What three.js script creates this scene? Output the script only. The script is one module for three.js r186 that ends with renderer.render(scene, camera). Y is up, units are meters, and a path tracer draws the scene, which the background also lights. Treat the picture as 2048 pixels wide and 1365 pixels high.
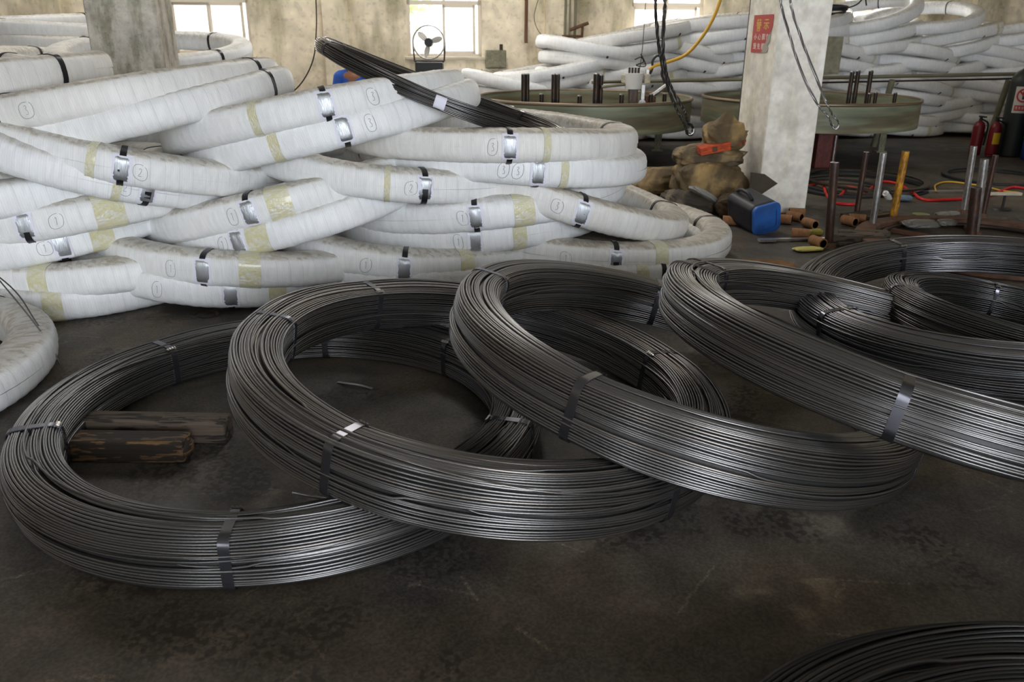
import * as THREE from 'three';
import { RoundedBoxGeometry } from 'three/addons/geometries/RoundedBoxGeometry.js';
import { mergeGeometries, mergeVertices } from 'three/addons/utils/BufferGeometryUtils.js';
import { MarchingCubes } from 'three/addons/objects/MarchingCubes.js';
import { RectAreaLightUniformsLib } from 'three/addons/lights/RectAreaLightUniformsLib.js';

/* ---------- camera, sky, daylight, exposure ---------- */
const scene = new THREE.Scene();
const camera = new THREE.PerspectiveCamera(2 * Math.atan(682.5 / 1600) * 180 / Math.PI, 2048 / 1365, 0.05, 200);
camera.position.set(0, 1.6, 0);
camera.rotation.set(-0.3633, 0, 0.0053, 'YXZ');
camera.focus = 4.2;
camera.userData.fStop = 4;
scene.add(camera);

const renderer = new THREE.WebGLRenderer({ antialias: true });
renderer.toneMapping = THREE.LinearToneMapping;
renderer.toneMappingExposure = 1.1;
renderer.shadowMap.enabled = true;

scene.background = new THREE.Color().setRGB(0.97, 0.99, 1.0);   // hazy white daylight
scene.backgroundIntensity = 5;

RectAreaLightUniformsLib.init();
const BA = THREE.MathUtils.degToRad(8);          // the hall is turned a little against the camera
const B = (u, y, v) => new THREE.Vector3(u * Math.cos(BA) - v * Math.sin(BA), y, -u * Math.sin(BA) - v * Math.cos(BA));
function daylight(name, u, y, v, w, h, tu, ty, tv, intensity, color) {   // daylight entering through an opening of that size
  const l = new THREE.RectAreaLight(color, intensity, w, h);
  l.name = name; l.position.copy(B(u, y, v)); l.lookAt(B(tu, ty, tv)); scene.add(l);
  return l;
}
const GATES = [{ u0: -5.8, u1: -4.8 }, { u0: 0.2, u1: 5.0 }], GY0 = 0.3, GY1 = 4.4, GV = -7.6;      // open gateways behind the camera
const WINDOWS = [[-7.83, -6.5], [-3.76, -2.42], [0.25, 1.56], [4.29, 5.65], [8.38, 9.68]];
const SILL = 1.26, HEAD = 3.15, WALLV = 15.2, CEIL = 6.2;
const SKYLIGHTS = [[-4.6, 12.4, 1.3, 3.0], [1.0, 11.2, 1.3, 5.0]];   // u, v, width, length
for (const { u0, u1 } of GATES) daylight('gate_daylight', (u0 + u1) / 2, (GY0 + GY1) / 2, GV + 0.05, u1 - u0, GY1 - GY0, (u0 + u1) / 2, (GY0 + GY1) / 2, 20, 11.8, 0xecf3ff);
for (const [a, b] of WINDOWS) daylight('window_daylight', (a + b) / 2, (SILL + HEAD) / 2, WALLV - 0.03, b - a - 0.1, HEAD - SILL - 0.1, (a + b) / 2, (SILL + HEAD) / 2 - 0.01, -20, 3.0, 0xfffaf2);
for (const [u, v, w, l] of SKYLIGHTS) { const s = daylight('skylight_daylight', u, CEIL - 0.02, v, w, l, u, 0, v - 0.001, 6.0, 0xfff8ee); s.rotation.set(-Math.PI / 2, 0, BA, 'YXZ'); s.rotation.set(0, 0, 0); s.quaternion.setFromEuler(new THREE.Euler(-Math.PI / 2, BA, 0, 'YXZ')); }

/* ---------- small tools ---------- */
let seedState = 12345;
const rnd = () => { seedState = (seedState * 1664525 + 1013904223) >>> 0; return seedState / 4294967296; };
const reseed = (s) => { seedState = s >>> 0; for (let i = 0; i < 4; i++) rnd(); };
const rr = (a, b) => a + (b - a) * rnd();
const V3 = (x, y, z) => new THREE.Vector3(x, y, z);
const clamp = (x, a = 0, b = 1) => Math.min(b, Math.max(a, x));
const sstep = (a, b, x) => { const t = clamp((x - a) / (b - a)); return t * t * (3 - 2 * t); };
const LAT = new Float32Array(65536); reseed(77); for (let i = 0; i < 65536; i++) LAT[i] = rnd();
function vnoise(x, y, px = 256, py = 256) {          // value noise, tiling after px, py cells
  const xi = Math.floor(x), yi = Math.floor(y), fx = x - xi, fy = y - yi;
  const a = ((xi % px) + px) % px, b = (a + 1) % px, c = ((yi % py) + py) % py, d = (c + 1) % py;
  const u = fx * fx * (3 - 2 * fx), w = fy * fy * (3 - 2 * fy);
  const g = (i, j) => LAT[((i * 193 + j * 7919 + 17) & 65535)];
  return (g(a, c) * (1 - u) + g(b, c) * u) * (1 - w) + (g(a, d) * (1 - u) + g(b, d) * u) * w;
}
function fbm(x, y, p, oct = 4, py = p) { let s = 0, a = 0.5, t = 0; for (let o = 0; o < oct; o++) { s += a * vnoise(x + o * 31, y + o * 57, p, py); t += a; x *= 2; y *= 2; p *= 2; py *= 2; a *= 0.5; } return s / t; }
const n3 = (x, y, z) => (vnoise(x + z * 0.73 + 40, y - z * 0.41 + 90) + vnoise(y * 1.1 + 7 + z, z * 1.3 + x * 0.2 + 33) + vnoise(z + 120, x * 0.9 + y * 0.3 + 200)) / 3 - 0.5;
function dataTex(w, h, fn, srgb = true, rx = 1, ry = 1) {
  const d = new Uint8Array(w * h * 4);
  for (let j = 0, k = 0; j < h; j++) for (let i = 0; i < w; i++, k += 4) { const c = fn(i / w, j / h, i, j); d[k] = c[0]; d[k + 1] = c[1]; d[k + 2] = c[2]; d[k + 3] = 255; }
  const t = new THREE.DataTexture(d, w, h); t.magFilter = THREE.LinearFilter; t.minFilter = THREE.LinearMipmapLinearFilter; t.generateMipmaps = true;
  t.wrapS = t.wrapT = THREE.RepeatWrapping; t.repeat.set(rx, ry); if (srgb) t.colorSpace = THREE.SRGBColorSpace; t.needsUpdate = true; return t;
}
function canvasTex(w, h, draw) { const c = document.createElement('canvas'); c.width = w; c.height = h; draw(c.getContext('2d'), w, h); const t = new THREE.CanvasTexture(c); t.colorSpace = THREE.SRGBColorSpace; return t; }
const taken = {};
const numbered = (n) => { const k = taken[n] = (taken[n] ?? -1) + 1; return k ? `${n}_${String(k).padStart(3, '0')}` : n; };
function sh(o) { o.traverse((m) => { if (m.isMesh) { m.castShadow = true; m.receiveShadow = true; } }); return o; }
function thing(name, label, category, group) { const o = new THREE.Group(); o.name = numbered(name); o.userData = { label, category }; if (group) o.userData.group = group; scene.add(o); return o; }
function part(parent, name, geo, mat, label) { const m = new THREE.Mesh(geo, mat); m.name = name; m.castShadow = m.receiveShadow = true; if (label) m.userData.label = label; parent.add(m); return m; }
function single(name, geo, mat, label, category, group) { const m = new THREE.Mesh(geo, mat); m.name = numbered(name); m.castShadow = m.receiveShadow = true; m.userData = { label, category }; if (group) m.userData.group = group; scene.add(m); return m; }
function struct(name, geo, mat, label) { const m = new THREE.Mesh(geo, mat); m.name = numbered(name); m.userData = { kind: 'structure' }; if (label) m.userData.label = label; m.castShadow = m.receiveShadow = true; scene.add(m); return m; }
function inHall(o) { o.rotation.y = BA; return o; }     // geometry written as x = u, y, z = -v
const bx = (w, h, d, x = 0, y = 0, z = 0) => new THREE.BoxGeometry(w, h, d).translate(x, y, z);
const rbx = (w, h, d, r, x = 0, y = 0, z = 0) => new RoundedBoxGeometry(w, h, d, 2, r).translate(x, y, z);
const cyl = (r0, r1, h, n = 20, x = 0, y = 0, z = 0) => new THREE.CylinderGeometry(r0, r1, h, n).translate(x, y, z);
const strip = (g) => { const o = g.index ? g.toNonIndexed() : g.clone(); for (const k of Object.keys(o.attributes)) if (!['position', 'normal', 'uv'].includes(k)) o.deleteAttribute(k); return o; };
const merge = (...g) => mergeGeometries(g.flat().map(strip));
const curve = (pts) => new THREE.CatmullRomCurve3(pts.map((p) => (p.isVector3 ? p : V3(...p))), false, 'centripetal');
const tube = (pts, r, n = 40, k = 8, closed = false) => { const c = new THREE.CatmullRomCurve3(pts.map((p) => (p.isVector3 ? p : V3(...p))), closed, 'centripetal'); return new THREE.TubeGeometry(c, n, r, k, closed); };
function rod(a, b, r, n = 10) { const A = V3(...a), Bv = V3(...b), d = Bv.clone().sub(A); const g = new THREE.CylinderGeometry(r, r, d.length(), n); g.applyQuaternion(new THREE.Quaternion().setFromUnitVectors(V3(0, 1, 0), d.clone().normalize())); const m = A.add(Bv).multiplyScalar(0.5); return g.translate(m.x, m.y, m.z); }
function uvBox(g, s = 1) {           // uv in metres, by the side each face looks to
  const h = g.index ? g.toNonIndexed() : g; h.computeVertexNormals(); const p = h.attributes.position, n = h.attributes.normal, uv = new Float32Array(p.count * 2);
  for (let i = 0; i < p.count; i++) { const ax = Math.abs(n.getX(i)), ay = Math.abs(n.getY(i)), az = Math.abs(n.getZ(i)); const [a, b] = ay > ax && ay > az ? [p.getX(i), p.getZ(i)] : ax > az ? [p.getZ(i), p.getY(i)] : [p.getX(i), p.getY(i)]; uv[2 * i] = a * s; uv[2 * i + 1] = b * s; }
  h.setAttribute('uv', new THREE.BufferAttribute(uv, 2)); return h;
}
const std = (o) => new THREE.MeshStandardMaterial(o);
const lin = (r, g, b) => new THREE.Color().setRGB(r, g, b);
/* ---------- materials ---------- */
reseed(5);
const SCR = []; for (let i = 0; i < 170; i++) { const a = rr(-0.9, 0.5) + (rnd() < 0.25 ? 1.2 : 0); SCR.push([rnd(), rnd(), Math.cos(a), Math.sin(a), rr(0.008, 0.07), rr(0.0004, 0.002), rr(0.25, 1)]); }
const floorMap = dataTex(2048, 2048, (x, y) => {
  const a = fbm(x * 6, y * 6, 6, 5), b = fbm(x * 40, y * 40, 40, 3), c = fbm(x * 14 + 3, y * 14 + 9, 14, 4), f = vnoise(x * 700, y * 700, 700, 700);
  let v = 0.72 + 0.8 * (a - 0.5) + 0.3 * (b - 0.5) + 0.3 * (f - 0.5);
  const pit = sstep(0.56, 0.7, c) * sstep(0.5, 0.62, vnoise(x * 330, y * 330, 330, 330)); v *= 1 - 0.34 * pit;       // dark chipped grains
  const scuff = sstep(0.66, 0.74, fbm(x * 9 + 5, y * 22, 9, 4, 22)) * sstep(0.45, 0.7, b); v += 0.25 * scuff;
  const rust = sstep(0.52, 0.68, fbm(x * 5 + 20, y * 5 + 2, 5, 4));
  return [clamp(96 * v + 6 * rust, 4, 255), clamp(90 * v + 1 * rust, 4, 255), clamp(81 * v - 5 * rust, 4, 255)];
});
{ const d = floorMap.image.data, N = 2048;      // pale scrapes in the concrete
  for (const [sx, sy, cx, sy2, len, wd, al] of SCR) { const steps = Math.floor(len * N); for (let s = 0; s < steps; s++) { const t = s / steps, jit = (vnoise(s * 0.15, sx * 100) - 0.5) * 3; for (let w = -1; w <= Math.ceil(wd * N); w++) { if (rnd() < 0.45) continue; const X = ((Math.round((sx + cx * len * t) * N + w * -sy2 + jit) % N) + N) % N, Y = ((Math.round((sy + sy2 * len * t) * N + w * cx + jit) % N) + N) % N, k = (Y * N + X) * 4, g = 52 * al * (0.4 + 0.6 * rnd()); d[k] = Math.min(255, d[k] + g * 1.1); d[k + 1] = Math.min(255, d[k + 1] + g); d[k + 2] = Math.min(255, d[k + 2] + g * 0.82); } } }
}
floorMap.repeat.set(1 / 4.5, 1 / 4.5);
const floorBump = dataTex(512, 512, (x, y) => { const v = 255 * clamp(0.5 + 0.7 * (fbm(x * 24, y * 24, 24, 5) - 0.5)); return [v, v, v]; }, false, 1 / 1.5, 1 / 1.5);
const floorRough = dataTex(512, 512, (x, y) => { const v = 255 * clamp(0.62 + 0.5 * (fbm(x * 5, y * 5, 5, 5) - 0.5)); return [v, v, v]; }, false, 1 / 4.5, 1 / 4.5);
const M = {};
M.floor = std({ map: floorMap, bumpMap: floorBump, bumpScale: 0.003, roughnessMap: floorRough, roughness: 1 });
const plasterMap = (base, seed, stain, sc = [1, 1]) => dataTex(1024, 1024, (x, y) => {
  const a = fbm(x * 5 + seed, y * 5, 5, 5), b = fbm(x * 26, y * 26 + seed, 26, 3), st = sstep(0.46, 0.8, fbm(x * 12 + seed, y * 3, 12, 5, 3)), sp = sstep(0.6, 0.78, fbm(x * 64 + 3, y * 64, 64, 3));
  const v = 1 + 0.3 * (a - 0.5) + 0.16 * (b - 0.5) - stain * 0.3 * st - stain * 0.1 * sp;
  return base.map((c, i) => clamp(c * v - (i === 2 ? 8 * st : 0), 0, 255));
}, true, ...sc);
M.wall = std({ map: plasterMap([226, 213, 188], 3, 0.7, [1 / 3.4, 1 / 3.4]), roughness: 0.95, bumpMap: floorBump, bumpScale: 0.004 });
M.pillarLight = std({ map: plasterMap([238, 233, 222], 8, 0.22, [1 / 1.4, 1 / 1.4]), roughness: 0.9, bumpMap: floorBump, bumpScale: 0.006 });
M.pillarGrey = std({ map: plasterMap([192, 186, 174], 14, 0.8, [1 / 0.9, 1 / 0.9]), roughness: 0.95, bumpMap: floorBump, bumpScale: 0.012 });
M.ceiling = std({ color: 0xb9b5ab, roughness: 0.95 });
// wrapping film: fine cross seams of the helical strips, folds, dust
const WRAPL = 0.99;   // metres of coil per tile along, one turn round the tube across
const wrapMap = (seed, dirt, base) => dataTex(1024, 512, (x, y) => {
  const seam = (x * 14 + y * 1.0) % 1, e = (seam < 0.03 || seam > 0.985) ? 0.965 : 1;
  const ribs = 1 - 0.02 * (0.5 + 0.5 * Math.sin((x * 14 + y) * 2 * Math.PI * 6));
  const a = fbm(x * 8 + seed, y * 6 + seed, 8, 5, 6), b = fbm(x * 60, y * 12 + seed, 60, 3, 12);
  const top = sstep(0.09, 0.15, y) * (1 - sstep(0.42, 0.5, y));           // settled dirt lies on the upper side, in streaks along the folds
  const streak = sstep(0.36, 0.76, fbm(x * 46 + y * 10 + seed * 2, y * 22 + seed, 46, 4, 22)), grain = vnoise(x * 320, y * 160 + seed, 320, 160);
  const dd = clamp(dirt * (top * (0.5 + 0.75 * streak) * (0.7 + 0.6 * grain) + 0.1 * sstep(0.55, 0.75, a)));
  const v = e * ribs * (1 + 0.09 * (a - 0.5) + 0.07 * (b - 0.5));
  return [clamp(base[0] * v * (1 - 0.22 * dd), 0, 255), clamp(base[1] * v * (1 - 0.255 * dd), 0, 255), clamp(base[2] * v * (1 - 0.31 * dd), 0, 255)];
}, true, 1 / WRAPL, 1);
const wrapBump = dataTex(1024, 512, (x, y) => {
  const s = (x * 14 + y) % 1, step = s * 0.5, fold = Math.pow(clamp(1 - Math.abs(fbm(x * 30 + y * 14, y * 9, 30, 3, 9) - 0.5) * 9), 2) * 0.5, f2 = fbm(x * 12 + y * 3, y * 7 + 4, 12, 4, 7);
  const v = 255 * clamp(0.15 + 0.38 * step + 0.35 * fold + 0.45 * (f2 - 0.4)); return [v, v, v];
}, false, 1 / WRAPL, 1);
const wrapMat = (m) => std({ map: m, bumpMap: wrapBump, bumpScale: 0.0035, roughness: 0.5 });
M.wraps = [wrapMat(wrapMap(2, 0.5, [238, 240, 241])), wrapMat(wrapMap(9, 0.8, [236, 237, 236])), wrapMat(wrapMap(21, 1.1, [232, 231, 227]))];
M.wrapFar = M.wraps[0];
const tapeMap = dataTex(256, 256, (x, y) => { const a = fbm(x * 5, y * 7, 5, 4, 7), g = sstep(0.3, 0.75, a); return [222 - 9 * g, 219 - 11 * g, 204 - 38 * g]; });
const tapeBump = dataTex(256, 256, (x, y) => { const v = 255 * fbm(x * 10, y * 14, 10, 4, 14); return [v, v, v]; }, false);
M.tape = new THREE.MeshPhysicalMaterial({ map: tapeMap, bumpMap: tapeBump, bumpScale: 0.004, roughness: 0.28, clearcoat: 0.6, clearcoatRoughness: 0.15 });
M.strap = std({ color: lin(0.045, 0.045, 0.05), metalness: 0.75, roughness: 0.36 });
M.strapBright = std({ color: lin(0.12, 0.12, 0.135), metalness: 0.9, roughness: 0.25 });
M.seal = std({ color: lin(0.5, 0.48, 0.45), metalness: 0.95, roughness: 0.34 });
const brush = dataTex(256, 256, (x, y) => { const v = 255 * (0.5 + 0.5 * (fbm(x * 90, y * 3, 90, 3, 3) - 0.5) + 0.15 * (fbm(x * 4, y * 6, 4, 3, 6) - 0.5)); return [v, v, v]; }, false);
M.plate = std({ color: lin(0.46, 0.48, 0.5), metalness: 0.9, roughness: 0.4, bumpMap: brush, bumpScale: 0.002 });
M.paper = std({ color: 0xe6e6f2, roughness: 0.7 });
M.ink = std({ color: 0x6a6e78, roughness: 0.8 });
M.wire = std({ color: 0xffffff, vertexColors: true, metalness: 0.9, roughness: 0.29 });
M.wireCore = std({ color: lin(0.145, 0.142, 0.139), metalness: 0.9, roughness: 0.4 });
const noisy = (r, g, b, amt = 0.3, rust = 0, sc = 1) => dataTex(256, 256, (x, y) => { const a = fbm(x * 7, y * 7, 7, 5), q = rust * sstep(0.48, 0.66, fbm(x * 5 + 9, y * 5 + 4, 5, 5)), v = 1 + amt * 2 * (a - 0.5); return [clamp(r * v * (1 - q) + 96 * q * v, 0, 255), clamp(g * v * (1 - q) + 58 * q * v, 0, 255), clamp(b * v * (1 - q) + 34 * q * v, 0, 255)]; }, true, sc, sc);
M.drum = std({ map: noisy(132, 138, 114, 0.3, 0.3, 2), roughness: 0.5, metalness: 0.1 });
M.drumRim = std({ map: noisy(150, 138, 118, 0.35, 0.4, 3), roughness: 0.42, metalness: 0.5 });
M.steelDark = std({ map: noisy(58, 55, 53, 0.35, 0.4, 2), roughness: 0.45, metalness: 0.7 });
M.pipeBrown = std({ map: noisy(74, 62, 58, 0.3, 0.45, 2), roughness: 0.45, metalness: 0.6 });
M.pipeGrey = std({ map: noisy(168, 168, 166, 0.25, 0.15, 2), roughness: 0.35, metalness: 0.75 });
M.pipeYellow = std({ map: noisy(196, 140, 24, 0.3, 0.45, 2), roughness: 0.5 });
M.redPaint = std({ map: noisy(96, 40, 36, 0.3, 0.3, 2), roughness: 0.6 });
M.white = std({ color: 0xdedcd6, roughness: 0.6 });
M.black = std({ color: 0x141416, roughness: 0.5 });
M.rubber = std({ color: 0x1d1f24, roughness: 0.55 });
M.olive = std({ map: noisy(116, 114, 92, 0.2, 0.1), roughness: 0.6 });
M.cream = std({ map: noisy(205, 196, 176, 0.2, 0.1), roughness: 0.8 });
M.frame = std({ color: 0xd9cdbb, roughness: 0.5 });
M.glass = new THREE.MeshPhysicalMaterial({ color: 0xffffff, transmission: 1, thickness: 0, roughness: 0.02, ior: 1.45 });
M.wood = std({ map: dataTex(256, 256, (x, y) => { const g = fbm(x * 3, y * 40, 3, 4, 40), s = sstep(0.5, 0.7, fbm(x * 6, y * 6, 6, 4)); const v = 0.55 + 0.6 * g - 0.45 * s; return [106 * v, 92 * v, 78 * v]; }), roughness: 0.85 });
M.woodDark = std({ map: dataTex(256, 256, (x, y) => { const g = fbm(x * 3 + 5, y * 36, 3, 4, 36), s = sstep(0.56, 0.66, fbm(x * 7 + 2, y * 7, 7, 4)); const v = 0.4 + 0.55 * g; return [62 * v + 110 * s * g, 50 * v + 78 * s * g, 38 * v + 40 * s * g]; }), roughness: 0.8 });
const clothBump = dataTex(512, 512, (x, y) => { const r = (f, s) => 1 - Math.abs(fbm(x * f + s, y * f * 1.6, f, 3, Math.round(f * 1.6)) - 0.5) * 4; const v = 255 * clamp(0.25 + 0.45 * r(5, 2) + 0.25 * r(10, 7)); return [v, v, v]; }, false);
M.sack = [[172, 142, 92], [156, 132, 94], [144, 114, 72], [122, 108, 88]].map((c, k) => std({ map: dataTex(512, 512, (x, y) => { const a = fbm(x * 5 + k, y * 5, 5, 5), s = sstep(0.42, 0.66, fbm(x * 4 + 3 * k + 2, y * 4 + 7, 4, 5)), w = 0.94 + 0.12 * ((((x * 120) % 1) < 0.5) ^ (((y * 120) % 1) < 0.5)); const v = (0.72 + 0.6 * (a - 0.3)) * w * (1 - 0.42 * s); return c.map((q) => clamp(q * v, 0, 255)); }), roughness: 0.75, bumpMap: clothBump, bumpScale: 0.008 }));
M.brick = std({ map: noisy(196, 78, 40, 0.3, 0.25), roughness: 0.85 });
M.blueJug = std({ map: noisy(38, 84, 150, 0.4, 0.12), roughness: 0.45 });
M.darkJug = std({ map: noisy(38, 42, 52, 0.3, 0.12), roughness: 0.5 });
M.blueDrum = std({ map: noisy(22, 62, 132, 0.2, 0.05), roughness: 0.45 });
M.card = std({ map: noisy(150, 106, 70, 0.2, 0), roughness: 0.85 });
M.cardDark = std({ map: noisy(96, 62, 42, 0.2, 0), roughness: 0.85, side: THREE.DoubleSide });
M.redHose = std({ color: 0xd0201c, roughness: 0.45 });
M.yellowHose = std({ color: 0xe2b03a, roughness: 0.45 });
M.rope = std({ color: lin(0.42, 0.41, 0.4), metalness: 0.85, roughness: 0.38 });
M.ropeDark = std({ color: lin(0.09, 0.085, 0.08), metalness: 0.8, roughness: 0.42 });
M.rust = std({ map: noisy(104, 78, 62, 0.3, 0.6, 2), roughness: 0.7, metalness: 0.3 });
/* ---------- the hall ---------- */
const UL = -11, UR = 13.5, VF = -7.85;
struct('floor', bx(UR - UL + 6, 0.2, WALLV - VF + 6, (UL + UR) / 2, -0.1, -(WALLV + VF) / 2), M.floor, 'dark oil-stained concrete floor').rotation.y = BA;
{ const f = scene.getObjectByName('floor'); uvBoxInto(f); }
function uvBoxInto(m) { m.geometry = uvBox(m.geometry); }
function wallWith(name, w0, w1, holes, mat, label, thick = 0.26) {   // a wall in the x-y plane with rectangular openings; its inner face at z = 0
  const s = new THREE.Shape([[w0, -0.05], [w1, -0.05], [w1, CEIL + 0.1], [w0, CEIL + 0.1]].map((p) => new THREE.Vector2(...p)));
  for (const [a, b, c, d] of holes) s.holes.push(new THREE.Path([[a, c], [a, d], [b, d], [b, c]].map((p) => new THREE.Vector2(...p))));
  const g = uvBox(new THREE.ExtrudeGeometry(s, { depth: thick, bevelEnabled: false }));
  return struct(name, g, mat, label);
}
{ const w = wallWith('wall_back', UL, UR, WINDOWS.map(([a, b]) => [a, b, SILL, HEAD]), M.wall, 'stained cream plaster wall with windows'); w.geometry.translate(0, 0, -WALLV - 0.26); inHall(w);
  const f = wallWith('wall_front', UL, UR, GATES.map((g) => [g.u0, g.u1, GY0, GY1]), M.wall, 'cream plaster wall with the wide opening'); f.geometry.translate(0, 0, -VF); inHall(f);
  const side = (name, u, sgn) => { const m = wallWith(name, VF - 0.3, WALLV + 0.3, [], M.wall, 'cream plaster side wall'); m.geometry.rotateY(Math.PI / 2); m.geometry.translate(u + (sgn < 0 ? -0.26 : 0), 0, 0); inHall(m); };
  side('wall_left', UL, -1); side('wall_right', UR, 1);
  const c = new THREE.Shape([[UL - 0.3, VF - 0.3], [UR + 0.3, VF - 0.3], [UR + 0.3, WALLV + 0.3], [UL - 0.3, WALLV + 0.3]].map((p) => new THREE.Vector2(...p)));
  for (const [u, v, w2, l] of SKYLIGHTS) c.holes.push(new THREE.Path([[u - w2 / 2, v - l / 2], [u - w2 / 2, v + l / 2], [u + w2 / 2, v + l / 2], [u + w2 / 2, v - l / 2]].map((p) => new THREE.Vector2(...p))));
  const g = new THREE.ExtrudeGeometry(c, { depth: 0.2, bevelEnabled: false }); g.rotateX(-Math.PI / 2); g.translate(0, CEIL, 0); inHall(struct('ceiling', g, M.ceiling, 'plain grey ceiling'));
}
let wn = 0;
for (const [a, b] of WINDOWS) {
  const g = new THREE.Group(); g.name = `window_${++wn}`; g.userData = { kind: 'structure', label: 'cream framed sliding window blown out by daylight' }; scene.add(g); inHall(g);
  const w = b - a, m = (a + b) / 2, z = -WALLV - 0.12, t = 0.055, tr = 2.16;
  part(g, 'window_frame', merge(bx(t, HEAD - SILL, 0.09, a + t / 2, (SILL + HEAD) / 2, z), bx(t, HEAD - SILL, 0.09, b - t / 2, (SILL + HEAD) / 2, z), bx(w, t, 0.09, m, SILL + t / 2, z), bx(w, t, 0.09, m, HEAD - t / 2, z), bx(w, 0.07, 0.09, m, tr, z), bx(t, HEAD - tr, 0.08, m, (HEAD + tr) / 2, z)), M.frame);
  part(g, 'window_sill', rbx(w + 0.12, 0.05, 0.2, 0.01, m, SILL - 0.02, -WALLV - 0.04), M.cream);
  const sash = (x0, x1, zz) => { const y0 = SILL + t, y1 = tr - 0.035, f = 0.045, s = part(g, 'sash', merge(bx(f, y1 - y0, 0.03, x0 + f / 2, (y0 + y1) / 2, zz), bx(f, y1 - y0, 0.03, x1 - f / 2, (y0 + y1) / 2, zz), bx(x1 - x0, f, 0.03, (x0 + x1) / 2, y0 + f / 2, zz), bx(x1 - x0, f, 0.03, (x0 + x1) / 2, y1 - f / 2, zz)), M.frame); part(s, 'pane', bx(x1 - x0 - 0.09, y1 - y0 - 0.09, 0.005, (x0 + x1) / 2, (y0 + y1) / 2, zz), M.glass); };
  sash(m - 0.03, b - t - 0.05, z + 0.035); 
  if (wn !== 3) sash(a + t, m + 0.03, z - 0.005);
  part(g, 'pane', bx(w / 2 - 0.08, HEAD - tr - 0.1, 0.005, m - w / 4, (HEAD + tr) / 2, z), M.glass); part(g, 'pane', bx(w / 2 - 0.08, HEAD - tr - 0.1, 0.005, m + w / 4, (HEAD + tr) / 2, z), M.glass);
}
// pilasters on the back wall and the two free pillars
let tn = 0;
for (const [u, w] of [[-5.6, 0.42], [-0.98, 0.42], [2.95, 0.5], [7.0, 0.45], [11.2, 0.45]]) inHall(struct(`trim_${++tn}`, uvBox(bx(w, CEIL, 0.16, u, CEIL / 2, -WALLV + 0.07)), M.wall, 'plaster pilaster on the back wall'));
{ const p = struct('pillar', uvBox(new RoundedBoxGeometry(0.5, CEIL, 0.66, 2, 0.015).translate(0, CEIL / 2, 0)), M.pillarLight, 'whitewashed concrete pillar with a red warning sign'); p.position.set(2.57, 0, -8.07); p.rotation.y = BA;
  const g = new RoundedBoxGeometry(0.58, CEIL, 0.58, 6, 0.02).translate(0, CEIL / 2, 0), q = g.attributes.position; for (let i = 0; i < q.count; i++) { const x = q.getX(i), y = q.getY(i), z = q.getZ(i); q.setX(i, x + 0.02 * n3(y * 3 + x, z * 4, 2)); q.setZ(i, z + 0.02 * n3(y * 3, x * 4, 9)); }
  const l = struct('pillar', uvBox(g), M.pillarGrey, 'rough grey concrete pillar with worn stained faces'); l.position.set(-3.38, 0, -7.62); l.rotation.y = BA; }

/* ---------- wire coils ---------- */
const PA = THREE.MathUtils.degToRad(12);        // the wrapped coils lie in rows turned by this
function axes(alpha, tu, tv) {
  const ua = V3(Math.cos(alpha), 0, -Math.sin(alpha)), va = V3(-Math.sin(alpha), 0, -Math.cos(alpha));
  const n = V3(0, 1, 0).addScaledVector(ua, tu).addScaledVector(va, tv).normalize(), a = ua.clone().addScaledVector(n, -ua.dot(n)).normalize(), z = a.clone().cross(n);
  return { ua, va, q: new THREE.Quaternion().setFromRotationMatrix(new THREE.Matrix4().makeBasis(a, n, z)) };
}
const spow = (t, e) => Math.sign(t) * Math.pow(Math.abs(t), e);
// a wrapped coil's surface in its own axes: phi round the ring, th round the tube (0 = outwards, pi/2 = up)
function wrapSurface({ R = 0.945, hw = 0.115, hh = 0.105, k = 0, k2 = 0, seed = 1, rough = 1 }) {
  return (phi, th, off = 0) => {
    const c = spow(Math.cos(th), 0.66), s = spow(Math.sin(th), 0.66), L = phi * R;
    const st = ((L / 0.0707 + th / (2 * Math.PI)) % 1 + 1) % 1;
    let w = rough * (0.0035 * (st - 0.5) + 0.014 * n3(Math.cos(phi) * 3.1 + seed, Math.sin(phi) * 3.1 + seed * 2, th * 0.6) + 0.008 * n3(Math.cos(phi) * 11 + seed, Math.sin(phi) * 11, Math.cos(th) * 2.5 + seed));
    const dx = c * (hw + w), dy = s * (hh + w), l = Math.hypot(c / hw, s / hh), r = R + dx + off * (c / hw) / l, y = dy + off * (s / hh) / l + k * Math.cos(2 * phi) + k2 * Math.sin(2 * phi);
    return V3(Math.cos(phi) * r, y, -Math.sin(phi) * r);
  };
}
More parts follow.
